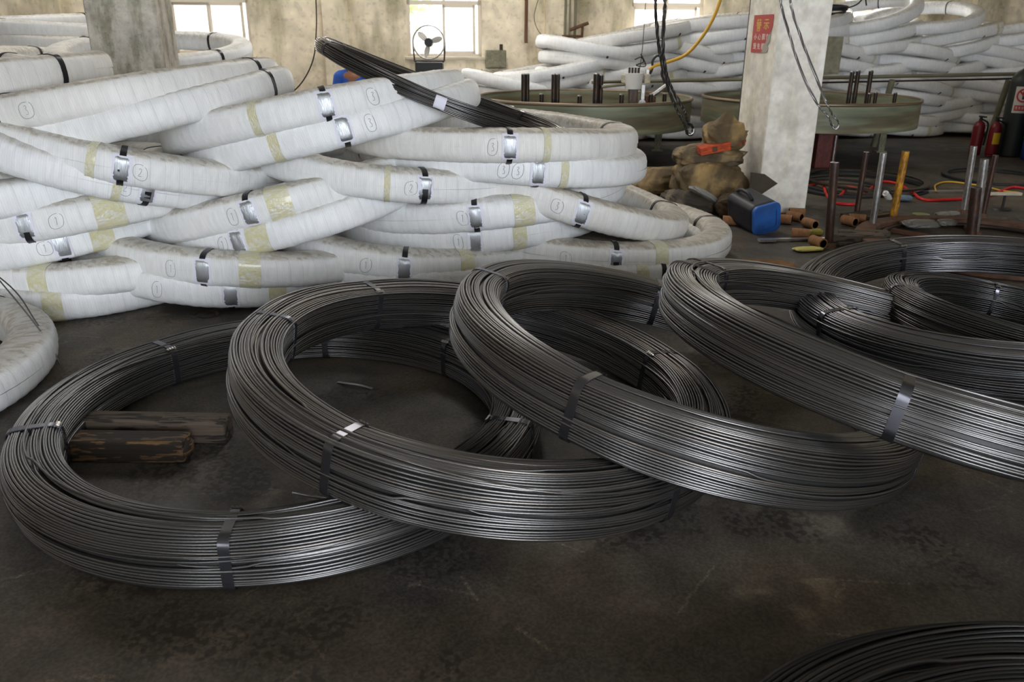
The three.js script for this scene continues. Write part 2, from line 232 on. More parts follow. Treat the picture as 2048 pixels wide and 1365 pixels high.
function gridGeo(P, p0, p1, np, t0, t1, nt, uvf, closed) {
  const pos = new Float32Array((np + 1) * (nt + 1) * 3), uv = new Float32Array((np + 1) * (nt + 1) * 2), idx = [];
  for (let i = 0, n = 0; i <= np; i++) for (let j = 0; j <= nt; j++, n++) { const p = p0 + (p1 - p0) * i / np, t = t0 + (t1 - t0) * j / nt, v = P(closed && i === np ? p0 : p, t); pos.set([v.x, v.y, v.z], n * 3); const q = uvf(p, t, i / np, j / nt); uv[2 * n] = q[0]; uv[2 * n + 1] = q[1]; if (i < np && j < nt) { const a = n, b = n + nt + 1; idx.push(a, b, a + 1, b, b + 1, a + 1); } }
  const g = new THREE.BufferGeometry(); g.setAttribute('position', new THREE.BufferAttribute(pos, 3)); g.setAttribute('uv', new THREE.BufferAttribute(uv, 2)); g.setIndex(idx); g.computeVertexNormals();
  const nr = g.attributes.normal, W = nt + 1, avg = (a, b) => { const x = nr.getX(a) + nr.getX(b), y = nr.getY(a) + nr.getY(b), z = nr.getZ(a) + nr.getZ(b), l = Math.hypot(x, y, z) || 1; nr.setXYZ(a, x / l, y / l, z / l); nr.setXYZ(b, x / l, y / l, z / l); };
  if (Math.abs(t1 - t0 - 2 * Math.PI) < 1e-6) for (let i = 0; i <= np; i++) avg(i * W, i * W + nt);
  if (closed) for (let j = 0; j <= nt; j++) avg(j, np * W + j);
  return g;
}
const wrapGeo = (P, np, nt, R = 0.945) => gridGeo(P, 0, 2 * Math.PI, np, 0, 2 * Math.PI, nt, (p, t) => [p * R, t / (2 * Math.PI)], true);
const bandGeo = (P, phi, wid, off, nt = 30, R = 1.0) => merge(gridGeo((p, t) => P(p, t, off), phi - wid / 2 / R, phi + wid / 2 / R, 2, 0, 2 * Math.PI, nt, (p, t, a, b) => [a, b * 7]), ...[-1, 1].map((s) => { const e = phi + s * wid / 2 / R; return s < 0 ? gridGeo((q, t) => P(e, t, off * q), 0, 1, 1, 0, 2 * Math.PI, nt, (p, t, a, b) => [a, b]) : gridGeo((q, t) => P(e, t, off * (1 - q)), 0, 1, 1, 0, 2 * Math.PI, nt, (p, t, a, b) => [a, b]); }));
const patchGeo = (P, phi, wid, t0, t1, off, R = 1.05) => { const p0 = phi - wid / 2 / R, p1 = phi + wid / 2 / R; return gridGeo((p, t) => { const edge = p === p0 || p === p1 || t === t0 || t === t1; return P(clamp(p, p0, p1), clamp(t, t0, t1), edge ? off * 0.6 : off); }, p0, p1, 6, t0, t1, 8, (p, t, a, b) => [a, b]); };
const DIGIT = { 1: [[[-0.15, 0.35], [0.1, 0.6], [0.0, -0.5]]], 2: [[[-0.35, 0.3], [-0.1, 0.55], [0.25, 0.4], [0.15, 0], [-0.35, -0.45], [0.4, -0.5]]], 3: [[[-0.3, 0.5], [0.1, 0.6], [0.3, 0.35], [-0.05, 0.1], [0.35, -0.1], [0.25, -0.45], [-0.3, -0.5]]] };
function markGeo(P, phi, th, digit, size, seed) {
  const at = ([x, y]) => P(phi + x * size / 1.05, th + y * size / 0.12, 0.0042), lines = DIGIT[digit].map((l) => l.map(([x, y]) => at([x * 0.62, y * 0.62])));
  const ring = []; for (let i = 0; i <= 17; i++) { const a = 1.2 + i / 17 * 5.9, r = 1 + 0.16 * Math.sin(a * 2 + seed); ring.push(at([Math.cos(a) * r, Math.sin(a) * r])); } const ink = (l) => tube(l, 0.0009, l.length * 4, 4);
  return [merge(lines.map(ink)), ink(ring)];
}
function wrappedCoil(o) {
  const g = thing('wrapped_wire_coil', o.label, 'wire coil', o.group), A = axes(o.alpha ?? PA, o.t[3], o.t[4]);
  g.position.copy(A.ua.clone().multiplyScalar(o.t[0]).addScaledVector(A.va, o.t[2])); g.position.y = o.t[1]; g.quaternion.copy(A.q);
  const P = wrapSurface({ k: o.t[5] ?? 0, k2: o.t[6] ?? 0, seed: o.seed });
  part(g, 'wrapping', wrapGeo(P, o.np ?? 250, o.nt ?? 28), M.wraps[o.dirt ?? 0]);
  const base = o.p ?? o.s ?? -1.6 + (o.seed * 0.37) % 1;
  for (const p of o.straps ?? [base, base + 1.65, base + 3.1, base + 4.7]) part(g, 'strap', bandGeo(P, p, 0.034, 0.0055), M.strap, 'dark steel strap');
  if (o.p !== undefined) { part(g, 'label_paper', patchGeo(P, o.p, 0.1, -0.72, 0.72, 0.0068), M.paper, 'white paper label under the metal tag'); part(g, 'metal_tag', patchGeo(P, o.p, 0.078, -0.52, 0.52, 0.009), M.plate, 'bright crinkled metal tag'); }
  for (const [p, w] of o.tapes ?? []) part(g, 'tape_band', bandGeo(P, p, w, 0.0042), M.tape, 'yellowed clear tape');
  for (const [p, d] of o.marks ?? []) { const [a, b] = markGeo(P, p, 0.0, d, 0.034, o.seed); part(g, 'handwritten_digit', a, M.ink, `${d} written in pen`); part(g, 'handwritten_circle', b, M.ink, `pen circle round the ${d}`); }
  return g;
}
const NEAR = 'wrapped coils heaped in front of the pillars';
const near = [
  { t: [-1.42, 1.2, 6.03, -0.165, 0.05, 0, 0], dirt: 2, s: -0.406, marks: [[-1.806, 3]], label: 'wrapped coil marked circled 3 along the top of the heap beneath the grey pillar' },
  { t: [-1.322, 1.107, 6.036, -0.193, 0.019, 0.008, -0.008], dirt: 1, p: -2.09, marks: [[-1.863, 3]], label: 'wrapped coil marked circled 3 directly under the topmost coil beside the grey pillar' },
  { t: [-0.139, 1.115, 5.999, -0.178, 0.08, -0.013, 0.001], dirt: 1, p: -1.492, tapes: [[-1.898, 0.05]], marks: [[-1.226, 3]], label: 'wrapped coil marked 3 that the bare tilted coil rests across' },
  { t: [-0.019, 0.99, 6.005, -0.235, 0.085, 0.004, 0.01], dirt: 0, p: -1.523, tapes: [[-1.924, 0.06]], marks: [[-1.37, 3]], label: 'wrapped coil under the one that carries the bare tilted coil' },
  { t: [1.087, 0.942, 5.885, 0.025, 0.012, -0.02, 0.001], dirt: 2, p: -1.645, tapes: [[-1.422, 0.045]], marks: [[-1.745, 3]], label: 'level wrapped coil with brown dust on its top, highest beside the green drum' },
  { t: [1.187, 0.8, 5.933, 0.069, 0.009, -0.007, 0.007], dirt: 0, p: -1.562, tapes: [[-1.392, 0.05]], marks: [[-1.767, 3], [-1.684, 3]], label: 'level wrapped coil with two circled 3s beneath the dusty level one' },
  { t: [0.392, 0.763, 5.97, 0.092, -0.009, 0.017, 0.004], dirt: 1, p: -1.47, tapes: [[-1.689, 0.035]], marks: [[-1.553, 2]], label: 'single wrapped coil marked circled 2 with a narrow tape band' },
  { t: [1.584, 0.548, 5.936, 0.296, -0.027, 0.002, 0.001], dirt: 2, p: -1.658, marks: [[-1.82, 3]], label: 'wrapped coil sloping steeply down towards the sacks with torn film on top' },
  { t: [1.053, 0.515, 5.992, -0.103, 0.016, -0.017, 0.016], dirt: 0, p: -1.798, tapes: [[-1.497, 0.13]], marks: [[-1.876, 1]], label: 'upper of two level wrapped coils under the steeply sloping one' },
  { t: [1.024, 0.362, 6.066, -0.066, 0.009, -0.003, -0.004], dirt: 0, p: -1.767, tapes: [[-1.484, 0.09]], marks: [[-1.868, 1]], label: 'lower of two level wrapped coils under the steeply sloping one' },
  { t: [-0.381, 0.594, 6.025, -0.237, 0.036, -0.013, 0.008], dirt: 1, p: -1.741, tapes: [[-1.562, 0.14]], marks: [[-1.837, 1]], label: 'rising wrapped coil with wide tape beside its tag, upper of its pair mid heap' },
  { t: [-0.271, 0.496, 6.009, -0.204, 0.022, 0.019, -0.014], dirt: 0, p: -1.946, tapes: [[-1.824, 0.13]], marks: [[-2.042, 1]], label: 'rising wrapped coil with crinkled film, lower of its pair mid heap' },
  { t: [-1.807, 0.564, 6.019, -0.098, 0.007, -0.006, -0.008], dirt: 1, p: -1.549, tapes: [[-1.121, 0.16]], marks: [[-1.392, 1]], label: 'rising wrapped coil with a dull brown tag and glossy wide tape' },
  { t: [-2.058, 0.418, 6.02, -0.1, -0.007, 0.009, 0.007], dirt: 0, p: -1.165, tapes: [[-0.947, 0.13]], marks: [[-1.248, 1]], label: 'rising wrapped coil beneath the one with the dull brown tag' },
  { t: [-1.372, 0.938, 5.935, 0.27, -0.003, -0.0, -0.012], dirt: 1, p: -1.409, tapes: [[-1.558, 0.045]], marks: [[-1.318, 2]], label: 'broad wrapped coil marked circled 2 with a long dark strap over its top' },
  { t: [-1.587, 0.92, 5.921, 0.34, -0.003, 0.01, -0.001], dirt: 0, p: -1.069, tapes: [[-1.226, 0.045]], marks: [[-1.187, 2]], label: 'wrapped coil marked circled 2 beneath the broad one with the long strap' },
  { t: [-0.662, 0.252, 5.911, 0.08, 0.005, -0.011, 0.01], dirt: 1, p: -1.75, tapes: [[-1.492, 0.12]], marks: [[-1.929, 1]], label: 'wrapped coil low in the heap, upper of the pair over the bare floor' },
  { t: [-0.781, 0.145, 5.948, 0.045, 0.014, 0.028, 0.027], dirt: 0, p: -1.501, tapes: [[-1.239, 0.1]], marks: [[-1.907, 1]], label: 'wrapped coil on the floor in overlapping short strips of film, lower of its pair' },
  { t: [0.509, 0.236, 5.961, 0.079, -0.01, 0.014, -0.0], dirt: 1, p: -1.724, tapes: [[-1.335, 0.09]], marks: [[-1.955, 1]], label: 'wrapped coil just behind the second bare coil, upper of its pair' },
  { t: [0.56, 0.13, 5.95, 0.06, 0, 0, 0], dirt: 0, marks: [[-2.3, 1]], label: 'wrapped coil mostly hidden by the second bare coil' },
  { t: [1.889, 0.212, 5.894, 0.036, 0.0, -0.002, 0.005], dirt: 2, p: -1.724, tapes: [[-1.418, 0.09]], marks: [[-2.038, 1]], label: 'wrapped coil at the foot of the heap nearest the blue jug, its ring end open' },
  { t: [1.83, 0.105, 5.86, 0, 0, 0, 0], dirt: 0, tapes: [[-1.5, 0.08]], label: 'wrapped coil on the floor under the ring end nearest the jug' },
  { t: [-1.81, 0.106, 5.974, 0.004, -0.004, 0.002, -0.001], dirt: 0, tapes: [[-1.479, 0.1]], straps: [0.2, 1.8, 3.4], label: 'wrapped coil lying flat on the floor with one glossy tape band' },
  { t: [-1.602, 0.229, 5.997, -0.023, 0.001, -0.003, -0.001], dirt: 1, tapes: [[-1.741, 0.1]], straps: [0.2, 1.8, 3.4], label: 'wrapped coil lying level on the flat floor one' },
  { t: [-2.611, 0.933, 5.915, 0.256, 0.001, -0.004, 0.006], dirt: 1, straps: [0.2, 1.8, 3.4], label: 'wrapped coil end under the broad circled 2 coil, upper of the pair' },
  { t: [-2.177, 0.705, 5.929, -0.064, 0.001, -0.001, -0.001], dirt: 0, straps: [0.2, 1.8, 3.4], label: 'wrapped coil end under the broad circled 2 coil, lower of the pair' },
  { t: [-2.512, 1.32, 6.0, -0.075, 0.002, 0.001, -0.001], dirt: 2, s: -0.493, label: 'dusty wrapped coil whose strapped end touches the grey pillar' },
  { t: [-2.66, 1.12, 6.0, -0.12, 0, 0, 0], dirt: 2, straps: [-0.4, 1.8, 3.4], label: 'dusty wrapped coil squeezed beneath the one touching the grey pillar' },
];
near.forEach((o, i) => wrappedCoil({ ...o, seed: i + 1.3, group: NEAR }));
// one more lies apart by the first bare coil
wrappedCoil({ t: [-3.3, 0.11, 3.4, 0, 0, 0, 0], alpha: 0, dirt: 1, seed: 40.7, straps: [-0.35, 1.2, 2.8], group: 'wrapped coils on the floor', label: 'wrapped coil lying apart on the floor beside the first bare coil' });
for (let L = 0; L < 6; L++) for (const [u, v] of [[2.5, -1.75], [4.7, -1.5], [8.4, 8.15], [8.4, 5.9]]) if (L < 4 || v > 0) wrappedCoil({ t: [u + 0.05 * (L % 2), 0.11 + 0.222 * L, v, 0, 0], alpha: BA, dirt: L % 3, seed: 140 + L * 1.3 + u, np: 96, nt: 14, straps: [0.4, 2.2, 4.4], group: 'added unseen wrapped coils stacked to block daylight', label: 'added wrapped coil in the unseen stacks that block daylight' });  // unseen stacks, added to shade the near floor and the far right
// a second heap behind the grey pillar
const BEHIND = 'wrapped coils heaped behind the grey pillar';
[
  { t: [-1.95, 1.42, 10.0, -0.02, -0.13], s: 0.9, label: 'wrapped coil with a raised far side showing the window through its ring' },
  { t: [-2.5, 1.27, 9.9, 0.12, -0.02], label: 'wrapped coil sloping down behind the grey pillar beneath the ring with the raised side' },
  { t: [-1.85, 1.17, 10.05, -0.03, 0], label: 'wrapped coil whose brownish end sticks out below the window ring' },
  { t: [-2.3, 0.96, 10.0, 0.05, 0], label: 'wrapped coil low behind the grey pillar under the window ring' },
  { t: [-3.6, 1.66, 12.5, 0.045, 0], s: -1.95, label: 'wrapped coil with a dark strap, topmost beyond the grey pillar' },
  { t: [-3.5, 1.5, 12.45, 0.05, 0], label: 'wrapped coil second from the top beyond the grey pillar' },
  { t: [-3.55, 1.34, 12.4, 0.04, 0], label: 'wrapped coil third from the top beyond the grey pillar' },
  { t: [-4.1, 1.74, 12.9, -0.05, -0.03], label: 'wrapped coil arching up beside the pillar beyond the strapped topmost one' },
].forEach((o, i) => wrappedCoil({ ...o, seed: 60 + i * 1.7, dirt: i % 3, np: 140, nt: 18, s: o.s ?? 0.6 + i * 0.3, group: BEHIND }));
for (let L = 0; L < 5; L++) for (const [u, v] of [[-2.1, 10.0], [-3.5, 12.4]]) if (L < 4 || v > 11) wrappedCoil({ t: [u + 0.08 * (L % 2), 0.11 + (v > 11 ? 0.235 : 0.205) * L, v, 0, 0], seed: 80 + L + u, np: 96, nt: 14, straps: [0], group: BEHIND, label: 'wrapped coil low in the heap behind the grey pillar' });

// the long heap by the back wall, far off: copies of a few coils
const FARG = 'wrapped coils heaped along the back wall', farLabel = 'wrapped coil in the long heap along the back wall';
const farKinds = [0, 1, 2, 3].map((k) => { const P = wrapSurface({ seed: 100 + k * 3.1, k: [0.02, -0.02, 0.01, 0][k], k2: [0.01, 0, -0.02, 0.02][k], rough: 0.9 }); return { wrap: wrapGeo(P, 110, 14), straps: [-1.5 + 0.16 * k, 0.1 + 0.1 * k, 3.0].map((p, i) => i ? bandGeo(P, p, 0.02, 0.004, 14) : patchGeo(P, p, 0.034, -1.2, -0.45, 0.004)), tape: bandGeo(P, -1.2 + 0.2 * k, 0.07, 0.002, 14) }; });
function farCoil(u, y, v, tu, tv, k, spin = 0, label = farLabel) {
  const g = thing('wrapped_wire_coil', label, 'wire coil', FARG), A = axes(THREE.MathUtils.degToRad(9), tu, tv), K = farKinds[k & 3];
  g.position.copy(A.ua.clone().multiplyScalar(u).addScaledVector(A.va, v)); g.position.y = y; g.quaternion.copy(A.q); g.rotateY(spin);
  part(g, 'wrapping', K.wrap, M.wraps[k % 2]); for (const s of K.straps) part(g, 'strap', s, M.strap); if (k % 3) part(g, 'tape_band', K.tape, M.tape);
}
reseed(31);
const FARTOP = (u) => u < 2.4 ? 4 : u < 3.4 ? 5 : 6;
for (let L = 0; L < 7; L++) for (let c = 0; c < 7; c++) {
  const u = 2.25 + c * 1.36 + (L % 2) * 0.6 + rr(-0.12, 0.12); if (L >= FARTOP(u)) { for (let q = 0; q < 4; q++) rnd(); continue; }
  const tilt = (L % 2 ? -1 : 1) * (L ? rr(0.15, 0.2) : 0.06), y = 0.19 + L * 0.272, v = 13.86 + rr(-0.06, 0.06), k = Math.floor(rnd() * 4);
  farCoil(u, y + 0.1, v, tilt, 0.02, k, rr(-0.2, 0.2)); farCoil(u + 0.05, y - 0.095 + (L ? 0 : 0.04), v + 0.03, tilt * (L ? 0.95 : 0.6), 0.02, k + 1, rr(-0.2, 0.2));
}

[[6.9, 1.86, -0.16, -0.1, 1, 'wrapped coil on top of the far heap under the window beside the white pillar'], [8.15, 1.98, -0.24, -0.12, 2, 'wrapped coil rearing highest on the far heap with its ring open'], [9.3, 1.93, -0.16, -0.13, 0, 'open ringed wrapped coil on the far heap above the gas cylinder'], [5.6, 1.84, -0.1, 0.0, 3, 'wrapped coil on the far heap behind the white pillar and cable coil']]
  .forEach(([u, y, tu, tv, k, lab]) => farCoil(u, y, 13.8, tu, tv, k, 0.3, lab));
/* ---------- bare steel wire coils ---------- */
function wireCoil(o) {
  reseed(o.seed);
  const { ri, ro, h } = o, wr = o.wr ?? 0.0049, rm = (ri + ro) / 2, a = (ro - ri) / 2, b = h / 2, ex = o.ex ?? 0.38;
  const g = thing(o.name ?? 'bare_wire_coil', o.label, 'wire coil', o.group), A = axes(o.alpha ?? 0, o.tu, o.tv);
  g.position.copy(A.ua.clone().multiplyScalar(o.c[0]).addScaledVector(A.va, o.c[2])); g.position.y = o.c[1]; g.quaternion.copy(A.q);
  // perimeter of the bundle by arc length
  const T = 400, tab = []; let len = 0, prev = null;
  const prof = (t, aa = a, bb = b) => [aa * spow(Math.cos(t), ex), bb * spow(Math.sin(t), ex)];
  for (let i = 0; i <= T; i++) { const q = prof(i / T * 2 * Math.PI, a - wr, b - wr); if (prev) len += Math.hypot(q[0] - prev[0], q[1] - prev[1]); tab.push([len, i / T * 2 * Math.PI]); prev = q; }
  const tAt = (s) => { s = ((s % 1) + 1) % 1 * len; let lo = 0, hi = T; while (hi - lo > 1) { const m = (lo + hi) >> 1; if (tab[m][0] <= s) lo = m; else hi = m; } const f = (s - tab[lo][0]) / (tab[hi][0] - tab[lo][0] + 1e-9); return tab[lo][1] + f * (tab[hi][1] - tab[lo][1]); };
  const wave = (phi) => (o.k ?? 0) * Math.cos(2 * phi) + (o.k2 ?? 0) * Math.sin(2 * phi);
  const cinch = (phi) => { let c = 0; for (const p of o.straps) { let d = Math.abs(((phi - p + Math.PI) % (2 * Math.PI) + 2 * Math.PI) % (2 * Math.PI) - Math.PI); c = Math.max(c, Math.exp(-d * d / 0.03)); } return 1 + (o.bulge ?? 0.04) * (0.5 - c); };
  const lump = (phi, t) => (o.lump ?? 0.009) * n3(Math.cos(phi) * 2 + o.seed, Math.sin(phi) * 2, Math.cos(t) * 1.2 + Math.sin(t) * 2.1);
  const at = (phi, s, depth) => { const t = tAt(s), c = cinch(phi), d = lump(phi, t), q = prof(t, (a - wr) * c + d - depth, (b - wr) * c + d - depth); return [rm + q[0], b + q[1] + wave(phi)]; };
  const N = Math.floor(len / (2 * wr) * (o.fill ?? 0.98)), NS = o.ns ?? 170, K = 5;
  const wires = [];
  for (let i = 0; i < N; i++) wires.push({ s: (i + rr(-0.06, 0.06)) / N, d: rnd() < 0.06 ? rr(0.3, 0.8) * wr : rr(-0.1, 0.08) * wr, am: rr(0.03, 0.12) / N, f: 1 + Math.floor(rnd() * 3), ph: rr(0, 6.28), drift: 0 });
  for (let i = 0; i < N * 0.45; i++) wires.push({ s: (i + 0.5) / (N * 0.45), d: rr(1.2, 2.0) * wr, am: rr(0.3, 1) / N, f: 1 + Math.floor(rnd() * 3), ph: rr(0, 6.28), drift: 0 });
  for (let i = 0; i < (o.cross ?? 5); i++) wires.push({ s: rnd(), d: -1.3 * wr, am: 0.5 / N, f: 1, ph: rr(0, 6.28), drift: rr(-0.09, 0.09) });
  const pos = new Float32Array(wires.length * (NS + 1) * K * 3), nor = new Float32Array(pos.length), col = new Float32Array(pos.length), idx = new Uint32Array(wires.length * NS * K * 6);
  let n = 0, m = 0; const base = o.tone ?? [0.16, 0.157, 0.155];
  for (const w of wires) {
    const v0 = n / 3, br = rr(0.8, 1.2), warm = rnd() < 0.12 ? rr(0.03, 0.16) : 0, r = wr;
    const C = [];
    for (let j = 0; j <= NS; j++) { const phi = (j % NS) / NS * 2 * Math.PI, q = at(phi, w.s + w.am * Math.sin(w.f * phi + w.ph) + 1.6 / N * (vnoise(w.s * 14, Math.sin(phi * 0.5) * 5 + o.seed) - 0.5) + w.drift * Math.sin(phi + w.ph), w.d + 0.0005 * Math.sin(3 * phi + w.ph * 2)); C.push([phi, q[0], q[1]]); }
    for (let j = 0; j <= NS; j++) { const [phi, r0, y0] = C[j], cp = Math.cos(phi), sp = Math.sin(phi);
      for (let k = 0; k < K; k++) { const e = k / K * 2 * Math.PI, ce = Math.cos(e), se = Math.sin(e); pos[n] = cp * (r0 + r * ce); pos[n + 1] = y0 + r * se; pos[n + 2] = -sp * (r0 + r * ce); nor[n] = cp * ce; nor[n + 1] = se; nor[n + 2] = -sp * ce; col[n] = base[0] * br * (1 + warm * 0.9); col[n + 1] = base[1] * br * (1 + warm * 0.2); col[n + 2] = base[2] * br * (1 - warm * 0.4); n += 3; } }
    for (let j = 0; j < NS; j++) for (let k = 0; k < K; k++) { const p = v0 + j * K + k, q = v0 + j * K + (k + 1) % K; idx[m++] = p; idx[m++] = p + K; idx[m++] = q; idx[m++] = p + K; idx[m++] = q + K; idx[m++] = q; }
  }
  const geo = new THREE.BufferGeometry(); geo.setAttribute('position', new THREE.BufferAttribute(pos, 3)); geo.setAttribute('normal', new THREE.BufferAttribute(nor, 3)); geo.setAttribute('color', new THREE.BufferAttribute(col, 3)); geo.setIndex(new THREE.BufferAttribute(idx, 1));
  const wm = part(g, 'wire_bundle', geo, M.wire, 'dark drawn steel wires laid side by side'); wm.userData.kind = 'stuff';
  const S = (phi, t, off) => { const c = cinch(phi), q = prof(t, (a - wr) * c + wr + off, (b - wr) * c + wr + off); const d = lump(phi, t); return V3(Math.cos(phi) * (rm + q[0] + d * Math.sign(q[0]) * 0.5), b + q[1] + wave(phi), -Math.sin(phi) * (rm + q[0] + d * Math.sign(q[0]) * 0.5)); };
  const core = part(g, 'inner_wires', gridGeo((p, t) => S(p, t, -3.4 * wr), 0, 2 * Math.PI, 90, 0, 2 * Math.PI, 24, (p, t) => [p, t], true), M.wireCore); core.userData.kind = 'stuff';
  o.straps.forEach((p) => { const st = part(g, 'strap', bandGeo(S, p, o.sw ?? 0.034, 0.0035, 48), o.strapMat ?? M.strapBright, 'steel packing strap');
    const ts = o.sealT ?? 2.2; part(st, 'seal', merge(gridGeo((q, t) => S(q, t, 0.008 + 0.0015 * Math.sin((q - p) * 900)), p - 0.024, p + 0.024, 10, ts - 0.13, ts + 0.12, 8, (q, t, x, y) => [x, y]), gridGeo((q, t) => S(q, t, 0.003), p - 0.026, p + 0.026, 4, ts - 0.15, ts + 0.14, 4, (q, t, x, y) => [x, y])), M.seal, 'bright crimped strap seal'); });
  return { g, S, at, rm, b };
}
const BAREG = 'bare wire coils leaning on one another';
const coilA = wireCoil({ seed: 11, c: [-0.93, 0.004, 3.047], tu: 0, tv: 0, ri: 0.849, ro: 1.048, h: 0.2, straps: [-1.5, -2.8, 2.509, 1.628, 0.803, -0.25], cross: 6, group: BAREG, label: 'bare steel wire coil flat on the floor around two wooden blocks' });
const coilB = wireCoil({ seed: 12, c: [-0.136, 0.14, 3.1065], tu: 0.1635, tv: 0.003, ri: 0.824, ro: 1.022, h: 0.214, straps: [-2.05, 3.04, 2.286, 0.45, -0.84], cross: 10, tone: [0.178, 0.174, 0.171], group: BAREG, label: 'bare wire coil with one side resting on the coil around the wooden blocks' });
const coilC = wireCoil({ seed: 13, c: [0.696, 0.185, 3.205], tu: 0.243, tv: 0.022, ri: 0.818, ro: 1.0, h: 0.232, straps: [-2.151, 2.845, 1.523, -0.6], tone: [0.21, 0.206, 0.203], group: BAREG, label: 'bare wire coil tilted highest, middle one of the leaning row' });
const coilD = wireCoil({ seed: 14, c: [1.671, 0.254, 3.167], tu: 0.219, tv: 0.052, ri: 0.85, ro: 1.075, h: 0.2, straps: [-2.068, 2.53, 0.4], tone: [0.195, 0.19, 0.186], group: BAREG, label: 'bare wire coil whose raised end is bound with twisted wire, last of the leaning row' });
const coilE = wireCoil({ seed: 15, c: [2.5, 0.224, 3.97], tu: -0.089, tv: -0.0195, ri: 0.779, ro: 0.988, h: 0.2, straps: [-2.923, 1.702, 0.1], wr: 0.0056, tone: [0.19, 0.19, 0.2], group: BAREG, label: 'bare coil of thicker bluish wire behind the leaning row' });
const coilF = wireCoil({ seed: 16, c: [2.66, 0.11, 3.95], tu: 0.15, tv: 0.03, ri: 0.52, ro: 0.7, h: 0.19, straps: [-1.5, -0.3, 1.3, 3.0], ns: 150, wr: 0.0052, tone: [0.12, 0.12, 0.12], group: BAREG, label: 'smaller dark wire coil tilted inside the thicker bluish one' });
const coilK = wireCoil({ seed: 17, alpha: PA, c: [0.741, 1.19, 5.899], tu: 0.363, tv: -0.038, k: 0.019, ri: 0.835, ro: 0.93, h: 0.085, ex: 0.8, straps: [-1.732, -2.8, 2.6, 0.6], wr: 0.0056, ns: 150, bulge: 0.1, strapMat: M.strap, cross: 5, tone: [0.13, 0.128, 0.126], label: 'thin bare wire coil tilted across the top of the wrapped heap' });
wireCoil({ seed: 18, name: 'stranded_wire_coil', c: [1.27, 0.0, 0.72], tu: 0, tv: 0, ri: 0.72, ro: 1.03, h: 0.17, straps: [2.6, 0.4], wr: 0.0065, ns: 220, lump: 0.03, bulge: 0.0, fill: 0.8, tone: [0.06, 0.06, 0.06], strapMat: M.strap, label: 'black twisted strand coil in the near corner of the floor' });
/* ---------- things on the floor among the bare coils ---------- */
{ const blk = (w, h, d, seed) => { const g = new RoundedBoxGeometry(w, h, d, 4, 0.012), p = g.attributes.position; for (let i = 0; i < p.count; i++) { p.setY(i, p.getY(i) + 0.012 * n3(p.getX(i) * 9 + seed, p.getZ(i) * 14, 1)); p.setZ(i, p.getZ(i) + 0.012 * n3(p.getX(i) * 7, p.getY(i) * 12 + seed, 3)); } g.computeVertexNormals(); return g; };
  const a = thing('wooden_block', 'pale weathered wooden beam offcut inside the flat bare coil', 'wood block'); a.position.set(-1.5, 0.052, -3.03); a.rotation.y = -0.04; part(a, 'beam', blk(0.62, 0.1, 0.1, 2), M.wood); part(a, 'split_edge', bx(0.24, 0.012, 0.05, 0.16, 0.047, 0.02), M.wood);
  const b = thing('wooden_block', 'dark oil-soaked wooden block in front of the pale beam', 'wood block'); b.position.set(-1.53, 0.05, -2.86); b.rotation.y = -0.02; part(b, 'beam', blk(0.46, 0.095, 0.11, 7), M.woodDark); part(b, 'chewed_end', new THREE.DodecahedronGeometry(0.05, 1).scale(0.6, 0.85, 1).translate(0.22, 0, 0), M.woodDark); }
function ribbon(pts, w, t, mat) { const c = curve(pts), n = 24, pos = [], idx = []; for (let i = 0; i <= n; i++) { const p = c.getPoint(i / n), tg = c.getTangent(i / n), s = V3(tg.z, 0, -tg.x).normalize().multiplyScalar(w / 2); for (const [a, b] of [[1, 0], [-1, 0], [-1, 1], [1, 1]]) pos.push(p.x + s.x * a, p.y + b * t, p.z + s.z * a); if (i < n) for (let k = 0; k < 4; k++) { const a = i * 4 + k, b = i * 4 + (k + 1) % 4; idx.push(a, b, a + 4, b, b + 4, a + 4); } } const g = new THREE.BufferGeometry(); g.setAttribute('position', new THREE.Float32BufferAttribute(pos, 3)); g.setIndex(idx); g.computeVertexNormals(); return g; }
single('strap_offcut', ribbon([[-0.861, 0.001, -3.622], [-0.8, 0.012, -3.58], [-0.74, 0.012, -3.56], [-0.676, 0.001, -3.546]], 0.017, 0.002), M.pipeGrey, 'pale steel strap offcut lying on the floor inside the coils', 'strap');
single('strap_curl', ribbon([[-1.95, 0.001, -4.63], [-1.93, 0.018, -4.66], [-1.88, 0.025, -4.66], [-1.82, 0.018, -4.65], [-1.8, 0.001, -4.61], [-1.84, 0.001, -4.58], [-1.9, 0.003, -4.58]], 0.02, 0.003), M.steelDark, 'small dark curled strap on the floor in front of the wrapped heap', 'strap');
part(coilB.g, 'loose_wire_end', tube([[-0.735, 0.166, -2.33], [-0.677, 0.155, -2.325], [-0.60, 0.142, -2.32], [-0.5, 0.13, -2.3]].map((p) => coilB.g.worldToLocal((coilB.g.updateMatrixWorld(), V3(...p)))), 0.0045, 20, 8), M.rope, 'cut wire end sticking out');
part(coilK.g, 'paper_tag', patchGeo(coilK.S, -1.732, 0.07, -0.9, 0.9, 0.009, 0.93), M.paper, 'white paper tag');
part(coilD.g, 'binding_wire', bandGeo(coilD.S, 2.75, 0.007, 0.007, 40), M.ropeDark, 'twisted binding wire');
{ const t = thing('snack_bag', 'small red and yellow printed bag lying inside the bluish coil', 'bag'); t.position.set(1.98, 0.03, -4.35); part(t, 'bag', sackGeo(0.09, 0.03, 0.06, 5), std({ map: noisy(190, 60, 30, 0.6, 0.2), roughness: 0.4 })); part(t, 'clear_wrap', sackGeo(0.05, 0.06, 0.04, 9).translate(-0.03, 0.05, -0.02), M.pipeGrey); }
